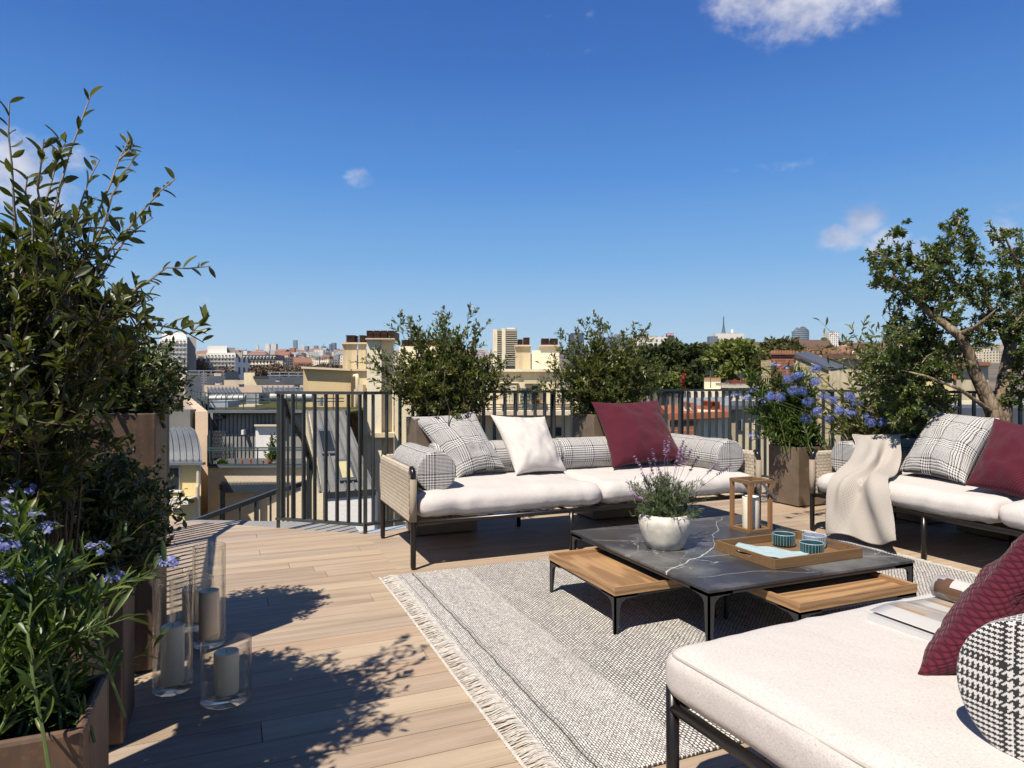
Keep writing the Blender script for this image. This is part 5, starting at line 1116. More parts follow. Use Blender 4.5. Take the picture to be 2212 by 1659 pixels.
    for i, (x, y, w_, h, c) in enumerate([(508.5, 1003, 5, 11, 'brown'), (522, 1003, 5, 9, 'grey'), (541, 1003, 5, 11, 'chipped'), (568, 1003, 5, 8, 'small orange'), (583, 1003, 10, 12, 'long orange')]):
        p = thing('terrace_pot', 'terracotta pot, number %s from the left on the neighbour terrace rail' % ['one', 'two', 'three', 'four', 'five'][i], 'pot', tuple(W(x, y, d-1)), 'pots on the neighbouring terrace')
        c0 = W(x, y, d-1); R = w_/2*(d-1)/FPX; H = h*(d-1)/FPX; m = MB(); m.lathe(c0, [(0, 0), (R*.75, 0), (R, H*.85), (R*1.1, H*.86), (R*1.1, H), (0, H*.95)], 12); m.build('pot_body', MT['terra'], p)
    for x, y, h, w_ in ((585, 990, 22, 22), (589, 985, 60, 14), (478, 1003, 14, 26)):
        c0 = W(x, y+6, d-.95); g = thing('terrace_plant', {22: 'low leafy plant in the long orange pot', 14: 'thin climbing plant beside the roller door', 26: 'dark low greenery under the terrace trellis'}[w_], 'plant', tuple(c0)); s = (d-1)/FPX
        T = [c0+RGT*RNG.uniform(-.5, .5)*w_*s+UP*RNG.uniform(.3, 1)*h*s for _ in range(14)]; shrub(g, c0, T, (.07, .5), MT['lf_flow'], MT['stem'], 2, .1, 8, .2, .006, .05)
clad_house()
# --- rooftops beyond
def roofscape():
    d = 30
    r = thing('flat_roof_building', 'low pinkish building with slate skylight roofs behind the duct roof', 'building', tuple(W(550, 880, d)))
    part(r, 'wall', MT['pink'], (438, 657, 832, 860, d+4, .4, 0, ZG)); 
    for x0, x1, y0, y1, sl in ((448, 512, 839, 858, 14), (566, 657, 837, 857, 10)):
        P = [W(x0, y0, d+3.5), W(x1, y0, d+3.5), W(x1+sl, y1, d), W(x0+sl, y1, d)]; m = MB(); m.prism(P, UP*-.2); s = m.build('slate_roof', MT['slate'], r)
        for k in range(9): m = MB(); m.bar(P[0].lerp(P[1], k/8)+UP*.06, P[3].lerp(P[2], k/8)+UP*.06, .06, .06); m.build('roof_rib', MT['zinc'], s)
    part(r, 'lower_roof', MT['slate'], (435, 670, 857, 872, d-1, 5, 0, ZG)); part(r, 'stair_block', MT['cream'], (527, 550, 805, 832, d+5, 3), (550.2, 578, 818, 832, d+4.9, 3)); part(r, 'block_roof', MT['navy'], (547, 580, 812, 817.5, d+4.7, 3.2))
    r = thing('dark_roof_building', 'wide dark flat roof with solar panels and thin rails left of centre', 'building', tuple(W(440, 830, 45)))
    part(r, 'roof', MT['slate'], (400, 487, 812, 832, 42, 12, 0, ZG), (576, 660, 814, 832, 41, 12, 0, ZG)); part(r, 'walls', MT['beige'], (396, 404, 804, 832, 50, 5, 0, ZG), (462, 478, 806, 812, 46, 3), (484, 530, 821, 832, 41, 8, 0, ZG))
    [part(r, 'plant_box', MT['navy'], q_) for q_ in ((407, 431, 803, 812, 47, 4), (484, 516, 803, 819, 52, 5), (580, 612, 808, 814, 46, 4), (618, 655, 807, 814, 47, 4))]
    m = MB()
    for y in (801, 808): m.bar(W(404, y, 44), W(486, y, 44), .05, .05)
    for x in (410, 430, 456, 482): m.bar(W(x, 800, 44), W(x, 815, 44), .05, .05)
    m.build('roof_railing', MT['alu'], r); m = MB()
    for y in (804, 811): m.bar(W(578, y, 43), W(656, y, 43), .05, .05)
    for x in (584, 604, 624, 644): m.bar(W(x, 803, 43), W(x, 816, 43), .05, .05)
    m.build('roof_railing', MT['alu'], r)
    m = MB(); m.bar(W(440, 800, 24), W(440, 880, 24), .04, .04)
    for k in range(6): m.bar(W(434, 806+5*k, 24), W(447, 806+5*k, 24), .02, .02)
    tag(m.build('antenna_mast', MT['alu']), 'thin ladder-like antenna mast above the duct roof', 'antenna')
roofscape()
# --- ochre party wall with chimneys and the big cream stack
def stacks():
    d = 20; r = thing('ochre_building', 'ochre blank-walled building with twin and big cream chimney stacks', 'building', tuple(W(720, 1000, d)))
    a, b, c = W(655, 795, d), W(758, 800, d), W(655, 1120, d); m = MB(); m.prism([Vector((a.x, a.y, -8)), Vector((b.x, b.y, -8)), b, a], FWD*6); m.build('wall', MT['ochre'], r)
    part(r, 'side_wall', MT['cream'], (758.2, 793, 800, 1010, d+.1, 6, 0, -8)); m = MB(); m.bar(W(654, 794, d-.05), W(759, 799, d-.05), .3, .06); m.build('coping', MT['beige'], r); part(r, 'cornice', MT['beige'], (757, 793, 797.5, 801, d-.02, .4))
    m = MB(); q = W(768, 813, d-.15); m.tube([W(766, 818, d-.1), W(766, 812, d-.2), W(771, 811, d-.3), W(772, 818, d-.3), W(772, 900, d-.3)], .06, 8); m.build('downpipe', MT['cream2'], r, smooth=True)
    part(r, 'pilaster', MT['beige'], (774, 784, 831, 985, d-.35, .4, 0, -4))
    s = part(r, 'chimney_stack', MT['stain'], (740, 771, 743, 797.4, d+1, 1.2)); part(s, 'cap', MT['beige'], (738, 772, 739.5, 743, d+.9, 1.4)); pots(s, 746, 767, 724, 739.2, d+1.1, .6)
    s = part(r, 'chimney_stack', MT['stain'], (774, 790.5, 743, 797.4, d+1, 1.2)); part(s, 'cap', MT['beige'], (773, 792, 739.5, 743, d+.9, 1.4)); pots(s, 775, 788, 724, 739.2, d+1.1, .6)
    dd = 18; s = part(r, 'big_stack', MT['cream2'], (792.5, 824, 733, 938, dd, 3, 0, -9), (824.1, 850, 733, 938, dd+.35, 2.6, 0, -9)); part(s, 'cap', MT['beige'], (789, 853, 730.5, 733, dd-.15, 3.2)); pots(s, 791, 852, 714, 730.3, dd, 1.4, 4); part(s, 'ledge', MT['stain'], (792, 852, 936, 945, dd-.2, 3))
    s = part(r, 'rear_stack', MT['cream2'], (862, 952, 748, 800, 21, 1.5, 0, -6)); pots(s, 866, 948, 734, 747.8, 21.1, 1, 5)
    r = thing('balcony_building', 'cream apartment facade with shuttered windows and thin balcony rails behind the back sofa', 'building', tuple(W(1110, 1000, 18)))
    d = 18; part(r, 'wall', MT['cream'], (852.5, 1262, 803, 1130, d, 8, 0, ZG)); part(r, 'parapet', MT['cream2'], (850, 1264, 797, 802.8, d-.15, 8.3))
    for x0 in (1079, 955, 1200, 890):
        w = part(r, 'shutter_window', MT['beige'], (x0, x0+39, 828, 873, d-.04, .035)); part(w, 'shutter', MT['shut'], (x0+8, x0+22, 831, 873, d-.09, .045), (x0+22.6, x0+37, 831, 873, d-.09, .045)); part(w, 'lintel', MT['cream2'], (x0-2, x0+41, 825.5, 827.8, d-.12, .11))
        m = MB()
        for yy in (836, 843, 856, 864):
            for xx in range(5): cam_box(m, x0+10+xx*5.5, x0+11+xx*5.5, yy, yy+2.5, d-.1, .008)
        m.build('shutter_slots', MT['dark'], w)
    w = part(r, 'french_door', MT['shut'], (1131, 1168, 831, 875, d-.04, .035)); part(w, 'pane', MT['dark'], (1149, 1163, 834, 874, d-.06, .018)); part(r, 'awning', MT['shut'], (1132, 1165, 821, 825, d-.6, .55))
    m = MB()
    for k in range(8): m.bar(W(1129+2.6*k, 838, d-.3), W(1129+2.6*k-8, 884, d-.3), .02, .02); m.bar(W(1121+2.6*k, 838, d-.31), W(1121+2.6*k+8, 884, d-.31), .02, .02)
    m.build('trellis', MT['green_rail'], r)
    part(r, 'balcony_slab', MT['beige'], (985, 1250, 889, 897, d-1.2, 1.15)); m = MB()
    for y in (873.5, 880, 885): m.bar(W(985, y, d-1.15), W(1250, y, d-1.15), .02, .02)
    for k in range(9): m.bar(W(990+k*32, 873, d-1.15), W(990+k*32, 889, d-1.15), .025, .025)
    m.build('balcony_railing', MT['slate'], r); window(r, 1182, 1216, 920, 945, d, 'ochre', 'dark', 1)
    s = part(r, 'chimney_stack', MT['stain'], (1113, 1146, 748, 797, d+2, 1.5)); part(s, 'cap', MT['beige'], (1111, 1148, 745, 748, d+1.9, 1.7)); pots(s, 1117, 1130, 733, 744.8, d+2.1, .8); pots(s, 1130, 1145, 729, 744.8, d+2, .9)
    s = part(r, 'chimney_block', MT['cream2'], (1149, 1166, 757, 797, d+1.5, 2), (1166.1, 1208, 748, 797, d+1.4, 2.2)); part(s, 'cap', MT['beige'], (1164, 1210, 745, 748, d+1.3, 2.4)); pots(s, 1168, 1206, 731, 744.8, d+1.5, 1.2, 2)
    c = W(1155, 873, d-.9); g = thing('balcony_plant', 'small potted plant on the cream facade balcony', 'plant', tuple(W(1158, 884, d-.9)))
    shrub(g, W(1158, 880, d-.9), [W(1158+RNG.uniform(-8, 8), 872-RNG.uniform(0, 12), d-.9) for _ in range(10)], (.12, .3), m_leaf('orange_leaf', (.3, .12, .03), (.35, .2, .05), (.2, .2, .05)), MT['stem'], 1, .08, 7, .2, .005, .03)
stacks()
# --- right hand neighbours
def right_side():
    r = thing('cream_box_house', 'small blank cream box house right of the burgundy cushion, before the trees', 'house', tuple(W(1540, 836, 34))); part(r, 'wall', MT['cream2'], (1521, 1557, 817, 845, 34, 3, 0, ZG)); part(r, 'roof', MT['terra'], (1520.5, 1557.5, 815.5, 817, 33.9, 3.2))
    r = thing('long_flat_building', 'long low cream building with rust red roof edge behind the right railing', 'building', tuple(W(1600, 840, 32)))
    part(r, 'wall', MT['cream2'], (1482, 1664, 843, 862, 30, 6, 0, ZG)); part(r, 'roof_deck', MT['beige'], (1558, 1664, 833, 838, 29.8, 6.4)); part(r, 'red_edge', simple('dark_red_cladding', (.22, .05, .03), .7), (1581, 1664, 821, 831, 37, 1)); part(r, 'roof_boxes', MT['alu'], (1560, 1575, 827, 833, 31, 1), (1590, 1612, 829, 833, 31, 1), (1630, 1640, 828, 833, 32, 1))
    for x in range(1486, 1655, 15): window(r, x, x+6, 845, 858, 30, 'cream2', 'dark', 1)
    r = thing('orange_roof_house', 'house with orange tiled roof and patched brick gable seen through the railing', 'house', tuple(W(1480, 940, 17))); d = 17
    part(r, 'gable', MT['brick'], (1447, 1505, 893, 990, d, 3, 0, ZG)); part(r, 'white_wall', MT['cream2'], (1507, 1572, 888, 990, d+.2, 3, 0, ZG)); P = [W(1425, 876, d+3.2), W(1560, 874, d+3.2), W(1574, 889, d-.1), W(1444, 895, d-.1)]; m = MB(); m.prism(P, UP*-.15); ro = m.build('roof', MT['redroof'], r)
    for k, (x, h) in enumerate(((1478, 14), (1492, 12), (1530, 16), (1546, 15))): c = part(ro, 'chimney', MT['cream2'] if k < 2 else MT['terra'], (x, x+9, 884-h, 888, d+1, .5)); part(c, 'cap', MT['terra'], (x-1, x+10, 882-h, 883.9-h, d+.9, .7))
    r = thing('slate_roof_house', 'house with pale patterned slate roof behind the orange roof', 'house', tuple(W(1510, 880, 23)))
    part(r, 'wall', MT['cream'], (1465, 1575, 876, 900, 24, 4, 0, ZG)); m = MB(); m.prism([W(1470, 860, 27), W(1575, 857, 27), W(1582, 876, 22), W(1462, 878, 22)], UP*-.2); m.build('roof', m_zinc('pale_slate_tiles', (.3, .32, .34)), r)
    r = thing('beige_house', 'tall beige rendered house behind the flower planter railing', 'house', tuple(W(1620, 940, 18))); part(r, 'wall', MT['stain'], (1578, 1700, 885, 990, 18, 4, 0, ZG)); part(r, 'roof', MT['slate'], (1574, 1704, 876, 884.8, 17.8, 5)); window(r, 1592, 1603, 905, 930, 18, 'white', 'dark', 1); window(r, 1630, 1642, 905, 930, 18, 'white', 'dark', 1)
    r = thing('brick_house', 'red brick chimney wall joined to a pale rubble stone gable, mid distance', 'house', tuple(W(1700, 836, 30))); d = 30
    part(r, 'brick_wall', MT['brick'], (1666, 1715, 766, 860, d, 4, 0, ZG)); m = MB(); m.prism([W(1715.2, 772, d+.1), W(1790, 800, d+.1), W(1790, 980, d+.1), W(1715.2, 980, d+.1)], FWD*4); m.build('stone_gable', MT['stonew'], r)
    m = MB(); m.prism([W(1715, 768, d), W(1748, 765, d+5), W(1830, 798, d+5), W(1795, 802, d)], UP*.12); m.build('slate_roof', MT['slate'], r); part(r, 'brick_cap', MT['terra2'], (1664, 1717, 763.5, 766, d-.1, 4.2))
    m = MB()
    for k in range(9): p = W(1668+k*5.8, 763.6, d+.5); m.lathe(p, [(.07, 0), (.055, .14), (0, .14)], 8)
    m.build('chimney_pots', MT['terra2'], r); window(r, 1722, 1728, 791, 797, d+.1, 'white', 'dark', 1)
    r = thing('brown_roof_terrace', 'long brown roof with a row of chimney pots behind the loose shrub', 'building', tuple(W(1800, 790, 60))); part(r, 'wall', MT['stain'], (1717, 2000, 775, 800, 60, 8, 0, ZG)); part(r, 'roof', simple('brown_roof', (.15, .085, .06), .9), (1700, 2010, 764, 774.8, 59.5, 9)); m = MB()
    for k in range(24): p = W(1722+k*11.5, 764, 62); m.lathe(p, [(.16, 0), (.12, .25), (0, .25)], 8)
    m.build('chimney_pots', MT['terra2'], r); c = part(r, 'chimney', MT['pink'], (1752, 1775, 768, 790, 55, 2), (1850, 1862, 755, 775, 56, 2))
    r = thing('yellow_gable_house', 'yellow house with arched shutter glimpsed left of the twisted trunk', 'house', tuple(W(2040, 830, 26))); d = 26
    part(r, 'wall', MT['yellow'], (1985, 2058, 772, 840, d, 4, 0, ZG)); w = part(r, 'arched_shutter', MT['slate'], (2044, 2057, 796, 822, d-.06, .05)); part(r, 'brick_wing', MT['stain'], (2058.2, 2135, 790, 840, d+.3, 4, 0, ZG)); part(r, 'roof', MT['terra2'], (2058, 2140, 782, 789.8, d, 5), (1983, 2058, 764, 771.8, d-.2, 5)); part(r, 'red_quoin', MT['terra'], (2060, 2066, 795, 822, d+.2, .09))
    r = thing('pale_terrace_building', 'pale terrace and blue grey roof below the twisted tree', 'building', tuple(W(2090, 890, 20))); part(r, 'terrace', MT['cream2'], (1900, 2300, 866, 881, 20, .4, 0, -3)); part(r, 'roof', MT['slate'], (1900, 2300, 881.5, 960, 17, 4, 0, ZG))
    for i, (x, lab, mt) in enumerate(((2055, 'white car parked beyond the pale terrace, left of the trunk', 'white'), (2085, 'silver car parked beyond the pale terrace beside the trunk', 'alu'))):
        d = 27; c = thing('parked_car', lab, 'car', tuple(W(x+12, 872, d)), 'cars glimpsed below the tree'); s = d/FPX; o = W(x, 872, d)
        def pt(u, h, k): return o+RGT*u*s+UP*h*s+FWD*k
        prof = [(0, 2), (0, 7), (3, 9.5), (8, 10), (12, 15), (22, 15.5), (27, 10.5), (31, 10), (33, 7), (33, 2)]; m = MB(); m.prism([pt(u, h, 0) for u, h in prof], FWD*1.6); m.build('body', MT[mt], c, bevel=.04)
        m = MB(); m.prism([pt(u, h, -.02) for u, h in ((10, 10.4), (13, 14.3), (21.5, 14.6), (25, 10.6))], FWD*1.64); m.build('window', MT['dark'], c)
        for u in (6, 26): m = MB(); m.tube([pt(u, 2.6, -.04), pt(u, 2.6, .2)], 2.6*s, 14); m.build('wheel', MT['black_metal'], c)
        part(c, 'street', MT['beige'], (x-1, x+35, 871.8, 874, d-.6, 3)) if False else None
    m = MB(); cam_box(m, 1880, 2320, 872, 1000, 26, 3.5, 0, ZG); tag(m.build('parking_deck', MT['concrete']), kind='structure')
right_side()
for i, (x, y0, y1, d_, lab) in enumerate(((1535, 838, 800, 31, 'thin television aerial on the small cream box house'), (1600, 833, 806, 31, 'thin aerial on the long flat roof near the red edge'), (1645, 833, 812, 31, 'short aerial at the right end of the long flat roof'), (1470, 884, 850, 18, 'aerial on the orange tiled roof'), (690, 795, 770, 21, 'aerial on the ochre blank wall'), (1225, 797, 768, 19, 'aerial on the cream balcony building'), (622, 812, 790, 42, 'aerial on the dark solar roof'))):
    m = MB(); p, q = W(x, y0, d_), W(x, y1, d_); m.bar(p, q, .03, .03)
    for k in range(4): c_ = q.lerp(p, .04+.07*k); m.bar(c_-RGT*(.3-.05*k), c_+RGT*(.3-.05*k), .015, .015)
    tag(m.build('roof_aerial', MT['slate']), lab, 'aerial', 'roof aerials')
for i, (x, y, d_, w_, lab) in enumerate(((470, 831, 41, 10, 'small white roof vent at the left of the dark flat roof'), (600, 824, 40.5, 8, 'small white roof vent on the solar roof'), (520, 836, 33, 8, 'grey vent box beside the cream stair block'), (640, 836, 33, 9, 'grey vent box near the right slate skylight'), (1570, 829, 30.5, 6, 'low metal hatch at the left end of the long flat roof'))):
    v = thing('roof_vent', lab, 'vent', tuple(W(x, y, d_)), 'roof vents'); s_ = d_/FPX
    part(v, 'box', MT['white'] if 'white' in lab else MT['alu'], (x-w_/2, x+w_/2, y-w_*.55, y, d_, w_*s_)); part(v, 'cowl', MT['slate'], (x-w_*.6, x+w_*.6, y-w_*.75, y-w_*.56, d_-.05, w_*s_*1.15))
# --- mid-distance trees
def citytree(label, px, ytop, ybase, wpx, d, leafm, n=2600, ls=.42, seed=0, group='trees between the rooftops', bark='bark', zb=None):
    s = d/FPX; c = W(px, (ytop+ybase)/2, d); rx = wpx/2*s; rz = (ybase-ytop)/2*s; g = zgr(d, (px-1106)/FPX) if zb is None else zb
    base = Vector((c.x, c.y, g)); r = thing('city_tree', label, 'tree', tuple(base), group)
    m = MB(); m.tube([base, base.lerp(c, .5)+rv(.2), c+UP*rz*.3], [rx*.09+.15, rx*.07+.1, rx*.02], 8)
    cl = [c+Vector((v.x*rx, v.y*rx, v.z*rz)) for v in [rv().normalized()*RNG.uniform(.35, .95)**.6 for _ in range(46)]]
    for q in cl[:16]: m.tube([c-UP*rz*.4, c.lerp(q, .5), q], [rx*.03, rx*.02, .02], 4, False)
    m.build('trunk', MT[bark], r)
    k = RNG.integers(0, len(cl), n); C = np.array([tuple(q) for q in cl])[k]; rad = rx*.3; v = RNG.normal(size=(n, 3)); v /= np.linalg.norm(v, axis=1, keepdims=True); P = C+v*rad*(RNG.random((n, 1))**.4)*np.array([[1, 1, .8]])
    D = v+RNG.normal(size=(n, 3))*.6+np.array([[0, 0, .1]]); Nn = v*1.0+RNG.normal(size=(n, 3))*.5+np.array([[0, 0, .6]]); L = RNG.uniform(.6, 1.2, n)*ls
    build_leaves('crown', P, D, Nn, L, L*.62, leafm, r, .15, False)
MT['lf_far1'] = m_leaf('dark_tree_leaf', (.03, .045, .014), (.048, .066, .02), (.085, .1, .03), .7, .1, .2); MT['lf_far2'] = m_leaf('light_tree_leaf', (.09, .12, .03), (.15, .18, .045), (.24, .25, .08), .6, .25, .2); MT['lf_far3'] = m_leaf('olive_tree_leaf', (.05, .06, .02), (.09, .09, .03), (.14, .12, .045), .6, .2, .2)
citytree('broad dark green tree right of the glossy shrub, largest of the dark ones', 1432, 737, 850, 120, 75, MT['lf_far1'], 5200, .6)
citytree('second dark green tree, lower and right of the broad dark one', 1502, 752, 850, 74, 72, MT['lf_far1'], 3200, .55)
citytree('dark green tree half hidden by the glossy shrub', 1370, 752, 860, 80, 78, MT['lf_far1'], 3000, .55)
citytree('large light green tree under the lattice tower', 1592, 741, 842, 128, 66, MT['lf_far2'], 6500, .5)
citytree('pale green tree behind the left edge of the large light one', 1548, 740, 830, 60, 80, MT['lf_far2'], 2600, .5)
citytree('olive green tree left of the brick house', 1652, 758, 838, 50, 60, MT['lf_far3'], 2400, .45)
citytree('thin olive tree between the green glass block and the brick house', 1685, 738, 775, 90, 150, MT['lf_far3'], 1800, .9)
citytree('small yellowish tree low behind the railing', 1445, 806, 850, 46, 45, MT['lf_far2'], 2000, .3)
citytree('small red leaved tree between the dark trees', 1479, 812, 836, 12, 50, m_leaf('red_leaf', (.3, .03, .02), (.4, .05, .03), (.25, .06, .03)), 300, .25)
citytree('dark green tree low behind the railing beside the cream box', 1505, 815, 845, 44, 46, MT['lf_far1'], 1500, .35)
for px_, yt_, yb_, w_, d_, mt_, n_, lab in ((1700, 752, 800, 70, 95, 'lf_far3', 1800, 'olive tree behind the brick house'), (1520, 744, 800, 50, 110, 'lf_far3', 1500, 'olive tree between the dark and the light green trees'), (1625, 750, 830, 60, 70, 'lf_far2', 2400, 'light green tree touching the right side of the largest light one'), (1400, 745, 800, 60, 120, 'lf_far3', 1500, 'olive tree behind the right edge of the glossy shrub'), (1465, 742, 790, 60, 130, 'lf_far1', 1500, 'dark tree behind the broad dark one'), (1750, 752, 775, 80, 200, 'lf_far3', 1400, 'low olive trees at the foot of the curved glass tower'), (1470, 800, 850, 60, 55, 'lf_far3', 1800, 'olive tree low between the dark trees and the railing')):
    citytree(lab, px_, yt_, yb_, w_, d_, MT[mt_], n_, .45)
for i, (x, y, w_) in enumerate(((600, 788, 50), (655, 790, 60), (700, 788, 50), (560, 792, 40), (620, 794, 40), (425, 782, 60), (730, 790, 40), (480, 795, 60))):
    citytree('bare brown tree in the row before the brick apartment houses, %s' % ['left of the red roof', 'below the red roof', 'right of the red roof', 'below the black mansard', 'lowest one', 'by the white block', 'by the twin stack', 'left of the mansard'][i], x, y, y+24, w_, 170, m_leaf('bare_twig%d' % i, (.12, .085, .06), (.19, .135, .09), (.26, .19, .13), .9, 0), 1500, .55)
# --- distant city
MT['c_cream'] = m_city('far_cream', (.82, .74, .58)); MT['c_white'] = m_city('far_white', (.92, .9, .84), (.12, .15, .17)); MT['c_brick'] = m_city('far_brick', (.42, .22, .14)); MT['c_grey'] = m_city('far_grey', (.36, .36, .36)); MT['c_glass'] = m_city('far_glass', (.1, .14, .2), (.2, .26, .33), 4, 3.4)
MT['c_steel'] = m_city('far_steel', (.22, .27, .34), (.14, .18, .25), 5, 3.6)
MT['r_brown'] = simple('far_brown_roof', (.13, .075, .055), .9); MT['r_red'] = simple('far_red_roof', (.27, .13, .09), .9); MT['r_zinc'] = simple('far_zinc_roof', (.28, .3, .33), .6); MT['r_flat'] = simple('far_flat_roof', (.42, .39, .34), .9); MT['r_black'] = simple('far_black_mansard', (.04, .04, .045), .7)
def block(name, label, cat, c, w, dp, h, wall, roof, kind='flat', yaw=0, group=None, prof=None):
    """free-standing block: c = base centre, footprint w x dp, walls h tall; wall UVs in metres"""
    m = MB(); m.uv = []; a = RGT*math.cos(yaw)+FWD*math.sin(yaw); b = -RGT*math.sin(yaw)+FWD*math.cos(yaw)
    cor = [c-a*w/2-b*dp/2, c+a*w/2-b*dp/2, c+a*w/2+b*dp/2, c-a*w/2+b*dp/2]; u = 0
    for i in range(4):
        p, q = cor[i], cor[(i+1) % 4]; L = (q-p).length; n = len(m.v); m.v += [tuple(p-UP*3), tuple(q-UP*3), tuple(q+UP*h), tuple(p+UP*h)]; m.uv += [(u, 0), (u+L, 0), (u+L, h+3), (u, h+3)]; m.f.append((n, n+1, n+2, n+3)); m.mi.append(0); u += L
    n = len(m.v)
    if kind == 'flat':
        m.v += [tuple(p+UP*(h+.01)) for p in cor]; m.f.append((n, n+1, n+2, n+3)); m.mi.append(1)
        bw = MB(); e = c+a*w*.15+UP*h; k = len(m.v); q = [e-a*w*.12-b*dp*.15, e+a*w*.12-b*dp*.15, e+a*w*.12+b*dp*.15, e-a*w*.12+b*dp*.15]; hh = min(3, h*.15)
        m.v += [tuple(p) for p in q]+[tuple(p+UP*hh) for p in q]; m.f += [(k+4, k+5, k+6, k+7), (k, k+1, k+5, k+4), (k+1, k+2, k+6, k+5), (k+2, k+3, k+7, k+6), (k+3, k, k+4, k+7)]; m.mi += [1]*5
    else:
        rh = min(w, dp)*(.3 if kind == 'gable' else .22); ins = .02 if kind == 'gable' else .3
        r0, r1 = (cor[0]+cor[3])/2, (cor[1]+cor[2])/2; r0, r1 = r0.lerp(r1, ins*.5)+UP*(h+rh), r1.lerp(r0, ins*.5)+UP*(h+rh)
        m.v += [tuple(p+UP*h) for p in cor]+[tuple(r0), tuple(r1)]; m.f += [(n, n+1, n+5, n+4), (n+2, n+3, n+4, n+5), (n+1, n+2, n+5), (n+3, n, n+4)]; m.mi += [1]*4
    m.uv += [(0, 0)]*(len(m.v)-len(m.uv)); m.v = [tuple(Vector(p)-c) for p in m.v]
    o = m.build(name, [MT[wall], MT[roof]]); o.location = c; tag(o, label, cat, group); return o
def at_ground(px, d): lat = (px-1106)/FPX; p = RGT*(lat*d)+FWD*d; return Vector((p.x, p.y, zgr(d, lat)))
LM = [(-99999, 'beyond the left shrubs'), (440, 'above the curved zinc roof'), (520, 'behind the black mansard row'), (570, 'below the pair of white towers'), (610, 'below the tallest blue tower'), (655, 'above the dark red roof'), (700, 'below the spire'), (735, 'left of the twin chimneys'), (795, 'behind the big chimney stack'), (870, 'behind the left glossy shrub'), (960, 'left of the tower block'), (1060, 'behind the tower block'), (1150, 'above the white cushion'), (1290, 'behind the right glossy shrub'), (1360, 'below the pale skyline block'), (1440, 'below the red sign'), (1500, 'left of the lattice tower'), (1550, 'below the lattice tower'), (1620, 'below the green glass block'), (1665, 'above the brick house'), (1715, 'at the foot of the curved glass tower'), (1770, 'above the flower planter'), (1850, 'behind the loose shrub'), (1930, 'left of the twisted tree'), (2020, 'behind the twisted tree'), (2130, 'right of the twisted trunk'), (2250, 'beyond the right edge')]
def where(px, d): return [t for x, t in LM if px >= x][-1] + (', nearest' if d < 900 else ', middle distance' if d < 1700 else ', far' if d < 3000 else ', farthest')
WL = {'c_cream': 'cream', 'c_white': 'white', 'c_brick': 'brick red', 'c_grey': 'grey'}; RL = {'r_red': 'red tiled roof', 'r_zinc': 'grey metal roof', 'r_flat': 'pale flat roof'}
rc = random.Random(11)
USED = {}
def scatter(n, x0, x1, d0, d1, hs):
    k = tries = 0
    while k < n and tries < 40*n:
        tries += 1
        px = rc.uniform(x0, x1); d = d0*(d1/d0)**rc.random(); wl = rc.choices(['c_cream', 'c_white', 'c_brick', 'c_grey'], [5, 3, 1.6, 1.2])[0]; rf = rc.choices(['r_red', 'r_zinc', 'r_flat'], [2.4, 1.6, 2.2])[0]
        w = rc.uniform(7, 20)*(1+d/2500); h = rc.uniform(*hs)*(1+d/5000)*.8
        lab = '%s %s building with %s, %s' % ('wide' if w > 20 else 'narrow' if w < 13 else 'small', WL[wl], RL[rf], where(px, d))
        if lab in USED: continue
        USED[lab] = 1; k += 1
        block('city_building', lab, 'building', at_ground(px, d), w, rc.uniform(10, 16)*(1+d/3000), h, wl, rf, 'flat' if rf == 'r_flat' else rc.choice(['gable', 'hip']), rc.uniform(-.7, .7), 'far city buildings, %s with %s' % (WL[wl], RL[rf]))
scatter(165, 430, 1090, 650, 5200, (8, 14)); scatter(105, 1300, 2330, 500, 4500, (8, 14)); scatter(30, -1300, 400, 120, 2500, (9, 15)); scatter(8, 2330, 2900, 500, 2000, (9, 15))
# named far buildings
def far(name, label, x0, x1, yt, yb, d, wall='c_white', roof='r_flat', dp=None, kind='flat', yaw=0, cat='building', group=None):
    lat = ((x0+x1)/2-1106)/FPX; c = RGT*(lat*d)+FWD*d; zb = W((x0+x1)/2, yb, d).z; zt = W((x0+x1)/2, yt, d).z; w = (x1-x0)/FPX*d
    return block(name, label, cat, Vector((c.x, c.y, zb)), w, dp or w*.6, zt-zb, wall, roof, kind, yaw, group)
def white_block(label, parts, d, rows, dark):
    r = thing('apartment_building', label, 'building', tuple(W((parts[0][0]+parts[0][1])/2, 830, d)), 'white apartment blocks on the left horizon')
    for (x0, x1, yt, yb, k, mt) in parts: part(r, 'wall', MT[mt], (x0, x1, yt, yb, d+k, 14, 0, W(x0, 835, d).z))
    for (x0, x1, ys) in rows:
        for y in ys:
            n = max(2, int((x1-x0)/7))
            for i in range(n): a = x0+(x1-x0)*i/n; window(r, a+1.2, a+(x1-x0)/n-1.8, y+.3, y+4.6, d-.1, 'white', 'pane_far', 1, proud=.12)
            part(r, 'balcony', MT['white'], (x0-.5, x1+.5, y+5.6, y+6.2, d-.6, .5))
white_block('tall white apartment block with recessed top floor on the left horizon', [(344, 404, 732, 830, 0, 'white'), (350, 402, 718, 732, 2, 'white'), (404.2, 424, 728, 830, 4, 'c_grey')], 160, [(348, 402, (735, 745, 755, 765, 775, 785))], 0)
white_block('stepped white apartment block beside the tall one', [(445, 509, 762, 830, 0, 'white'), (448, 490, 747, 762, 1, 'white'), (490.2, 508, 751, 762, 3, 'c_grey')], 170, [(447, 507, (766, 775, 784, 793))], 0)
far('apartment_building', 'low white terraced apartment block right of the stepped one', 470, 521, 774, 812, 180, 'c_white', 'r_flat', 12)
far('apartment_building', 'white gridded block half hidden between the two white blocks', 395, 446, 775, 812, 190, 'c_grey', 'r_flat', 12)
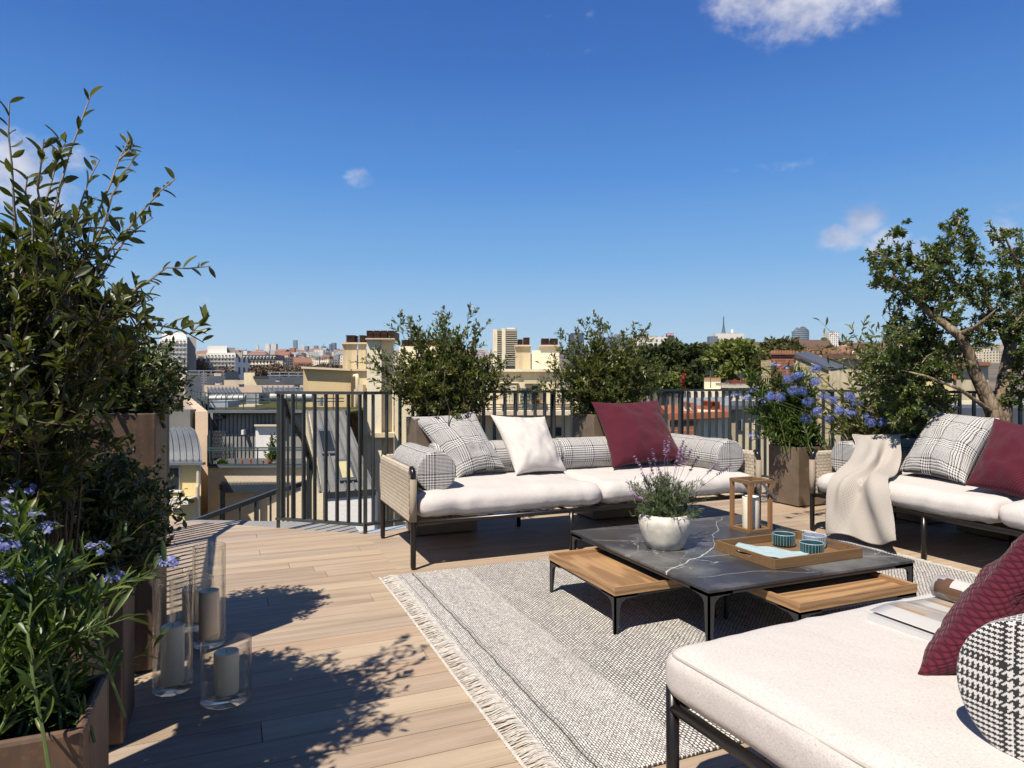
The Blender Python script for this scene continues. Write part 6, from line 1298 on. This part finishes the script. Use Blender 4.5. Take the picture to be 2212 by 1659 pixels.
def mansard_row():
    d = 200; r = thing('mansard_building', 'cream and brick apartment row with black mansard roof and dormers', 'building', tuple(W(560, 815, d)))
    part(r, 'wall', MT['cream2'], (521, 597, 777, 795, d, 14)); part(r, 'brick_floors', MT['c_brick'], (521, 597, 795.2, 830, d+.1, 14)); m = MB(); m.prism([W(521, 777, d-.3), W(597, 777, d-.3), W(595, 766, d+3), W(523, 766, d+3)], FWD*8); ro = m.build('mansard_roof', MT['r_black'], r)
    for k in range(10): x = 525+k*7.3; q = part(ro, 'dormer', MT['white'], (x, x+3.6, 769, 775.5, d-.6, 2)); part(q, 'pane', MT['dark'], (x+.9, x+2.7, 770.5, 775, d-.7, .09)); part(r, 'window', MT['dark'], (x, x+2.6, 780, 785, d-.15, .14), (x, x+2.6, 788, 793, d-.15, .14), (x, x+2.6, 798, 803, d-.15, .14))
    for y in (786.5, 795): part(r, 'balcony', MT['white'], (521, 597, y, y+1, d-.9, .85))
mansard_row()
far('red_roof_house', 'long brick and white house with dark red roof on the left skyline', 635, 672, 784, 806, 230, 'c_brick', 'r_red', 12, 'gable', .35)
far('apartment_building', 'pink and white mid-rise behind the mansard row', 626, 638, 752, 770, 1500, 'c_brick', 'r_flat'); far('apartment_building', 'white gridded mid-rise before the far glass towers', 680, 700, 756, 772, 1400, 'c_white', 'r_flat')
far('apartment_building', 'slim pale block on the far left skyline', 554, 559, 746, 768, 2500, 'c_white', 'r_flat')
T = [(574, 583.5, 743, 'c_white', 'slim white tower with curved top, left one of a far pair'), (587, 599, 743, 'c_white', 'rounded white tower, right one of a far pair'), (634, 642, 735, 'c_steel', 'tallest slender steel blue tower of the far skyline'), (652, 657.5, 744, 'c_white', 'thin pale tower beside a low blue one'), (658.5, 667, 748, 'c_steel', 'low steel blue tower right of the thin pale one'), (679, 687, 747, 'c_grey', 'brownish grey far tower before the spire'), (695, 703, 748, 'c_steel', 'far tower carrying a thin spire'), (703.5, 708, 751, 'c_steel', 'short blue tower right of the spire'), (712, 717, 743.5, 'c_glass', 'lower half of the dark glass twin towers'), (717.2, 726, 741, 'c_glass', 'taller half of the dark glass twin towers'), (727, 733, 753, 'c_white', 'pale low tower right of the dark glass twins')]
for i, (x0, x1, yt, wl, lab) in enumerate(T):
    o = far('skyscraper', lab, x0, x1, yt, 766, 6200+i*60, wl, 'r_zinc', 30, 'flat', rc.uniform(-.3, .3), 'skyscraper', 'far office towers on the left skyline')
m = MB(); m.tube([W(699, 748, 6600), W(699, 741, 6600)], [6, .5], 6); tag(m.build('spire', MT['c_steel']), 'thin spire on top of a far office tower', 'spire')
def slab_tower():
    d = 380; r = thing('tower_block', 'tall cream residential tower with stacked balconies above the white cushion', 'building', tuple(W(1090, 790, d)))
    part(r, 'wall', MT['cream2'], (1064.5, 1074, 711, 812, d+1, 15), (1084, 1092, 709, 812, d, 15)); part(r, 'core', MT['c_grey'], (1074.2, 1083.8, 712, 812, d+2, 13), (1092.2, 1117, 711, 812, d+2, 13))
    for k in range(17): y = 714+k*4.6; part(r, 'balcony', MT['shut'], (1074, 1084, y, y+1.7, d, 1.9)); part(r, 'balcony', MT['shut'], (1092, 1117.5, y, y+1.7, d, 1.9))
    part(r, 'roof_box', MT['c_white'], (1095, 1112, 708, 711, d+4, 8))
slab_tower()
far('office_building', 'dark glass building behind the left of the second glossy shrub', 1231, 1258, 722, 790, 300, 'c_glass', 'r_zinc', 15); far('office_building', 'dark striped low building beside the pale one, behind glossy shrub', 1300, 1352, 731, 790, 320, 'c_steel', 'r_zinc', 15)
far('apartment_building', 'long pale cream block on the skyline right of the second glossy shrub', 1358, 1432, 731, 765, 420, 'c_white', 'r_flat', 30); far('apartment_building', 'small pale rooftop block on the long cream one', 1424, 1434, 727, 740, 430, 'c_white', 'r_flat', 8)
o = far('sign_building', 'dark block with red and white illuminated sign on the skyline', 1438, 1456, 726, 740, 1400, 'c_grey', 'r_flat', 14)
sg = thing('rooftop_sign', 'red and white rooftop sign on the dark skyline block', 'sign', tuple(W(1447, 726, 1390)))
part(sg, 'panel', simple('red_sign', (.4, .02, .04), .5), (1440, 1455, 720.3, 725.8, 1390, 6)); part(sg, 'lettering', MT['white'], (1442, 1444, 721.5, 724.5, 1388, 1), (1445, 1447.5, 721.5, 722.5, 1388, 1), (1446, 1446.8, 722.5, 724.5, 1388, 1), (1449, 1449.8, 721.5, 724.5, 1388, 1), (1451, 1453, 721.5, 724.5, 1388, 1))
def lattice():
    d = 7000; r = thing('lattice_tower', 'dark iron lattice tower rising above the white block on the skyline', 'tower', tuple(W(1563, 747, d)))
    s = d/FPX; MT['iron'] = simple('dark_iron', (.045, .05, .035), .7); z0 = W(1563, 747, d).z; H = 66*s; c = W(1563, 747, d)
    def hw(t): return (62.5*(1-t)**2.6*.95+3.2*(1-t)+1.5)
    for sx in (-1, 1):
        for sy in (-1, 1):
            m = MB(); pts = []; rr = []
            for i in range(15): t = i/14*.9; w = hw(t); pts.append(c+RGT*sx*w*.86+FWD*sy*w*.86+UP*H*t); rr.append(max(2, 3*(1-t)+1.2))
            m.tube(pts, rr, 4); m.build('leg', MT['iron'], r)
    m = MB()
    for i in range(1, 26):
        t = i/26*.86; w = hw(t)*.9
        for sy in (-1, 1):
            t2 = t+.034; w2 = hw(t2)*.9; m.bar(c+RGT*-w+FWD*sy*w+UP*H*t, c+RGT*w2+FWD*sy*w2+UP*H*t2, 1.4, 1.4); m.bar(c+RGT*w+FWD*sy*w+UP*H*t, c-RGT*w2+FWD*sy*w2+UP*H*t2, 1.4, 1.4)
    m.build('bracing', MT['iron'], r)
    for t, k, h in ((.19, 1.12, 9), (.37, 1.2, 7), (.87, 2.2, 9)): m = MB(); w = hw(t)*k; m.cbox(c+UP*H*t, RGT*w, FWD*w, UP*h/2); m.build('platform', MT['iron'], r)
    m = MB(); m.tube([c+UP*H*.87, c+UP*H*.93, c+UP*H*.94, c+UP*H], [7, 5, 2.2, .8], 6); m.build('mast', MT['iron'], r)
lattice()
far('industrial_building', 'long white blank-fronted block below the lattice tower', 1543, 1603, 721, 752, 2600, 'c_white', 'r_flat', 40); far('office_building', 'dark blue low block left of the long white one', 1530, 1548, 727, 752, 2400, 'c_steel', 'r_flat', 30)
m = MB(); m.tube([W(1582, 722, 2610), W(1582, 711, 2610)], [7, 5], 10); tag(m.build('factory_chimney', MT['white']), 'white factory chimney on the long white block', 'chimney')
far('office_building', 'long green glass block right of the white one', 1592, 1628, 733, 752, 1500, 'c_glass', 'r_zinc', 20); far('office_building', 'long grey low block on the right skyline', 1628, 1712, 739, 752, 1600, 'c_grey', 'r_flat', 20)
def round_tower():
    d = 1300; r = thing('glass_tower', 'curved dark glass office tower with sloping crown on the right skyline', 'tower', tuple(W(1729, 748, d))); n = NT('banded_glass'); tc = n.N('ShaderNodeTexCoord'); sp = n.N('ShaderNodeSeparateXYZ'); n.L(tc.outputs['Object'], sp.inputs[0]); f = n.math('LESS_THAN', n.math('FRACT', n.math('DIVIDE', sp.outputs[2], 3.6)), .4); n.col(n.mix(f, (.09, .12, .16), (.3, .34, .38))); n.rough(.25, .6)
    R = 18.2/FPX*d; c = W(1729, 750, d); m = MB(); N = 40; zt = []
    for k in range(N):
        th = 2*math.pi*k/N; p = c+RGT*R*math.cos(th)+FWD*R*.7*math.sin(th); yt = 716 if math.cos(th) < -.6 else 706+max(0, math.cos(th)-.1)*11 if math.cos(th) > -.2 else 706+(-.2-math.cos(th))*22; top = W(1729, yt, d).z; m.v += [(p.x, p.y, c.z), (p.x, p.y, top)]
    for k in range(N): a = 2*k; b = 2*((k+1) % N); m.f.append((a, b, b+1, a+1)); m.mi.append(0)
    m.f.append(tuple(2*k+1 for k in range(N))); m.mi.append(0); m.build('glass_facade', n.m, r)
round_tower()
far('office_building', 'low white block at the foot of the curved glass tower', 1716, 1770, 741, 752, 900, 'c_white', 'r_flat', 20); far('apartment_building', 'white gridded block right of the curved glass tower', 1784, 1806, 719, 752, 1000, 'c_white', 'r_flat', 20); far('office_building', 'low block with red stripe far right of the glass tower', 1835, 1900, 741, 752, 900, 'c_brick', 'r_zinc', 15)
m = MB(); m.tube([W(1356, 706, 900), W(1356, 745, 900)], .35, 5); tag(m.build('radio_mast', MT['white']), 'hair-thin white radio mast on the skyline right of the second shrub', 'mast')
def art():
    d = 240; r = thing('spotted_pylon', 'small black and white spotted pylon among the mid-distance roofs', 'pylon', tuple(W(1616, 765, d))); n = NT('spotted'); v = n.coord(); n.col(n.ramp(n.noise(v, .9, 2), [(.48, (.04, .04, .04)), (.52, (.7, .7, .7))])); m = MB(); cam_box(m, 1612, 1620, 733, 752, d, 1.5); cam_box(m, 1615, 1617, 752, 772, d+.5, .5); m.build('pylon_body', n.m, r)
art()
far('apartment_building', 'brown roofed cream terrace behind the light green trees', 1605, 1650, 752, 775, 230, 'c_cream', 'r_brown', 10, 'gable'); far('apartment_building', 'low brown roofed building behind brick house', 1690, 1790, 754, 775, 260, 'c_brick', 'r_brown', 12, 'gable')

# ------------------------------------------------------------------ overall surface reflectance, one factor for all painted and woven surfaces
KEEP = {'beige_candle_wax', 'ivory_candle_wax', 'clear_glass'}
for mat in bpy.data.materials:
    if not mat.use_nodes or mat.name in KEEP: continue
    bs = [n for n in mat.node_tree.nodes if n.type == 'BSDF_PRINCIPLED']
    if not bs: continue
    inp = bs[0].inputs['Base Color']; k = .92 if 'leaf' in mat.name or 'petal' in mat.name else .83
    if inp.is_linked:
        src = inp.links[0].from_socket; mx = mat.node_tree.nodes.new('ShaderNodeMix'); mx.data_type = 'RGBA'; mx.blend_type = 'MULTIPLY'; mx.inputs[0].default_value = 1; mx.inputs[7].default_value = (k, k, k, 1)
        mat.node_tree.links.new(src, mx.inputs[6]); mat.node_tree.links.new(mx.outputs[2], inp)
    else: c = inp.default_value; inp.default_value = (c[0]*k, c[1]*k, c[2]*k, 1)

def haze():
    m = MB(); m.box((-9000, -9000, -17.5), (9000, 9000, 900)); mt = bpy.data.materials.new('pale_air'); mt.use_nodes = True; t = mt.node_tree; t.nodes.clear()
    o = t.nodes.new('ShaderNodeOutputMaterial'); v = t.nodes.new('ShaderNodeVolumePrincipled'); v.inputs['Color'].default_value = (.78, .87, 1, 1); v.inputs['Density'].default_value = .00002; v.inputs['Anisotropy'].default_value = 0
    t.links.new(v.outputs[0], o.inputs['Volume']); tag(m.build('haze', mt), kind='stuff')
haze()
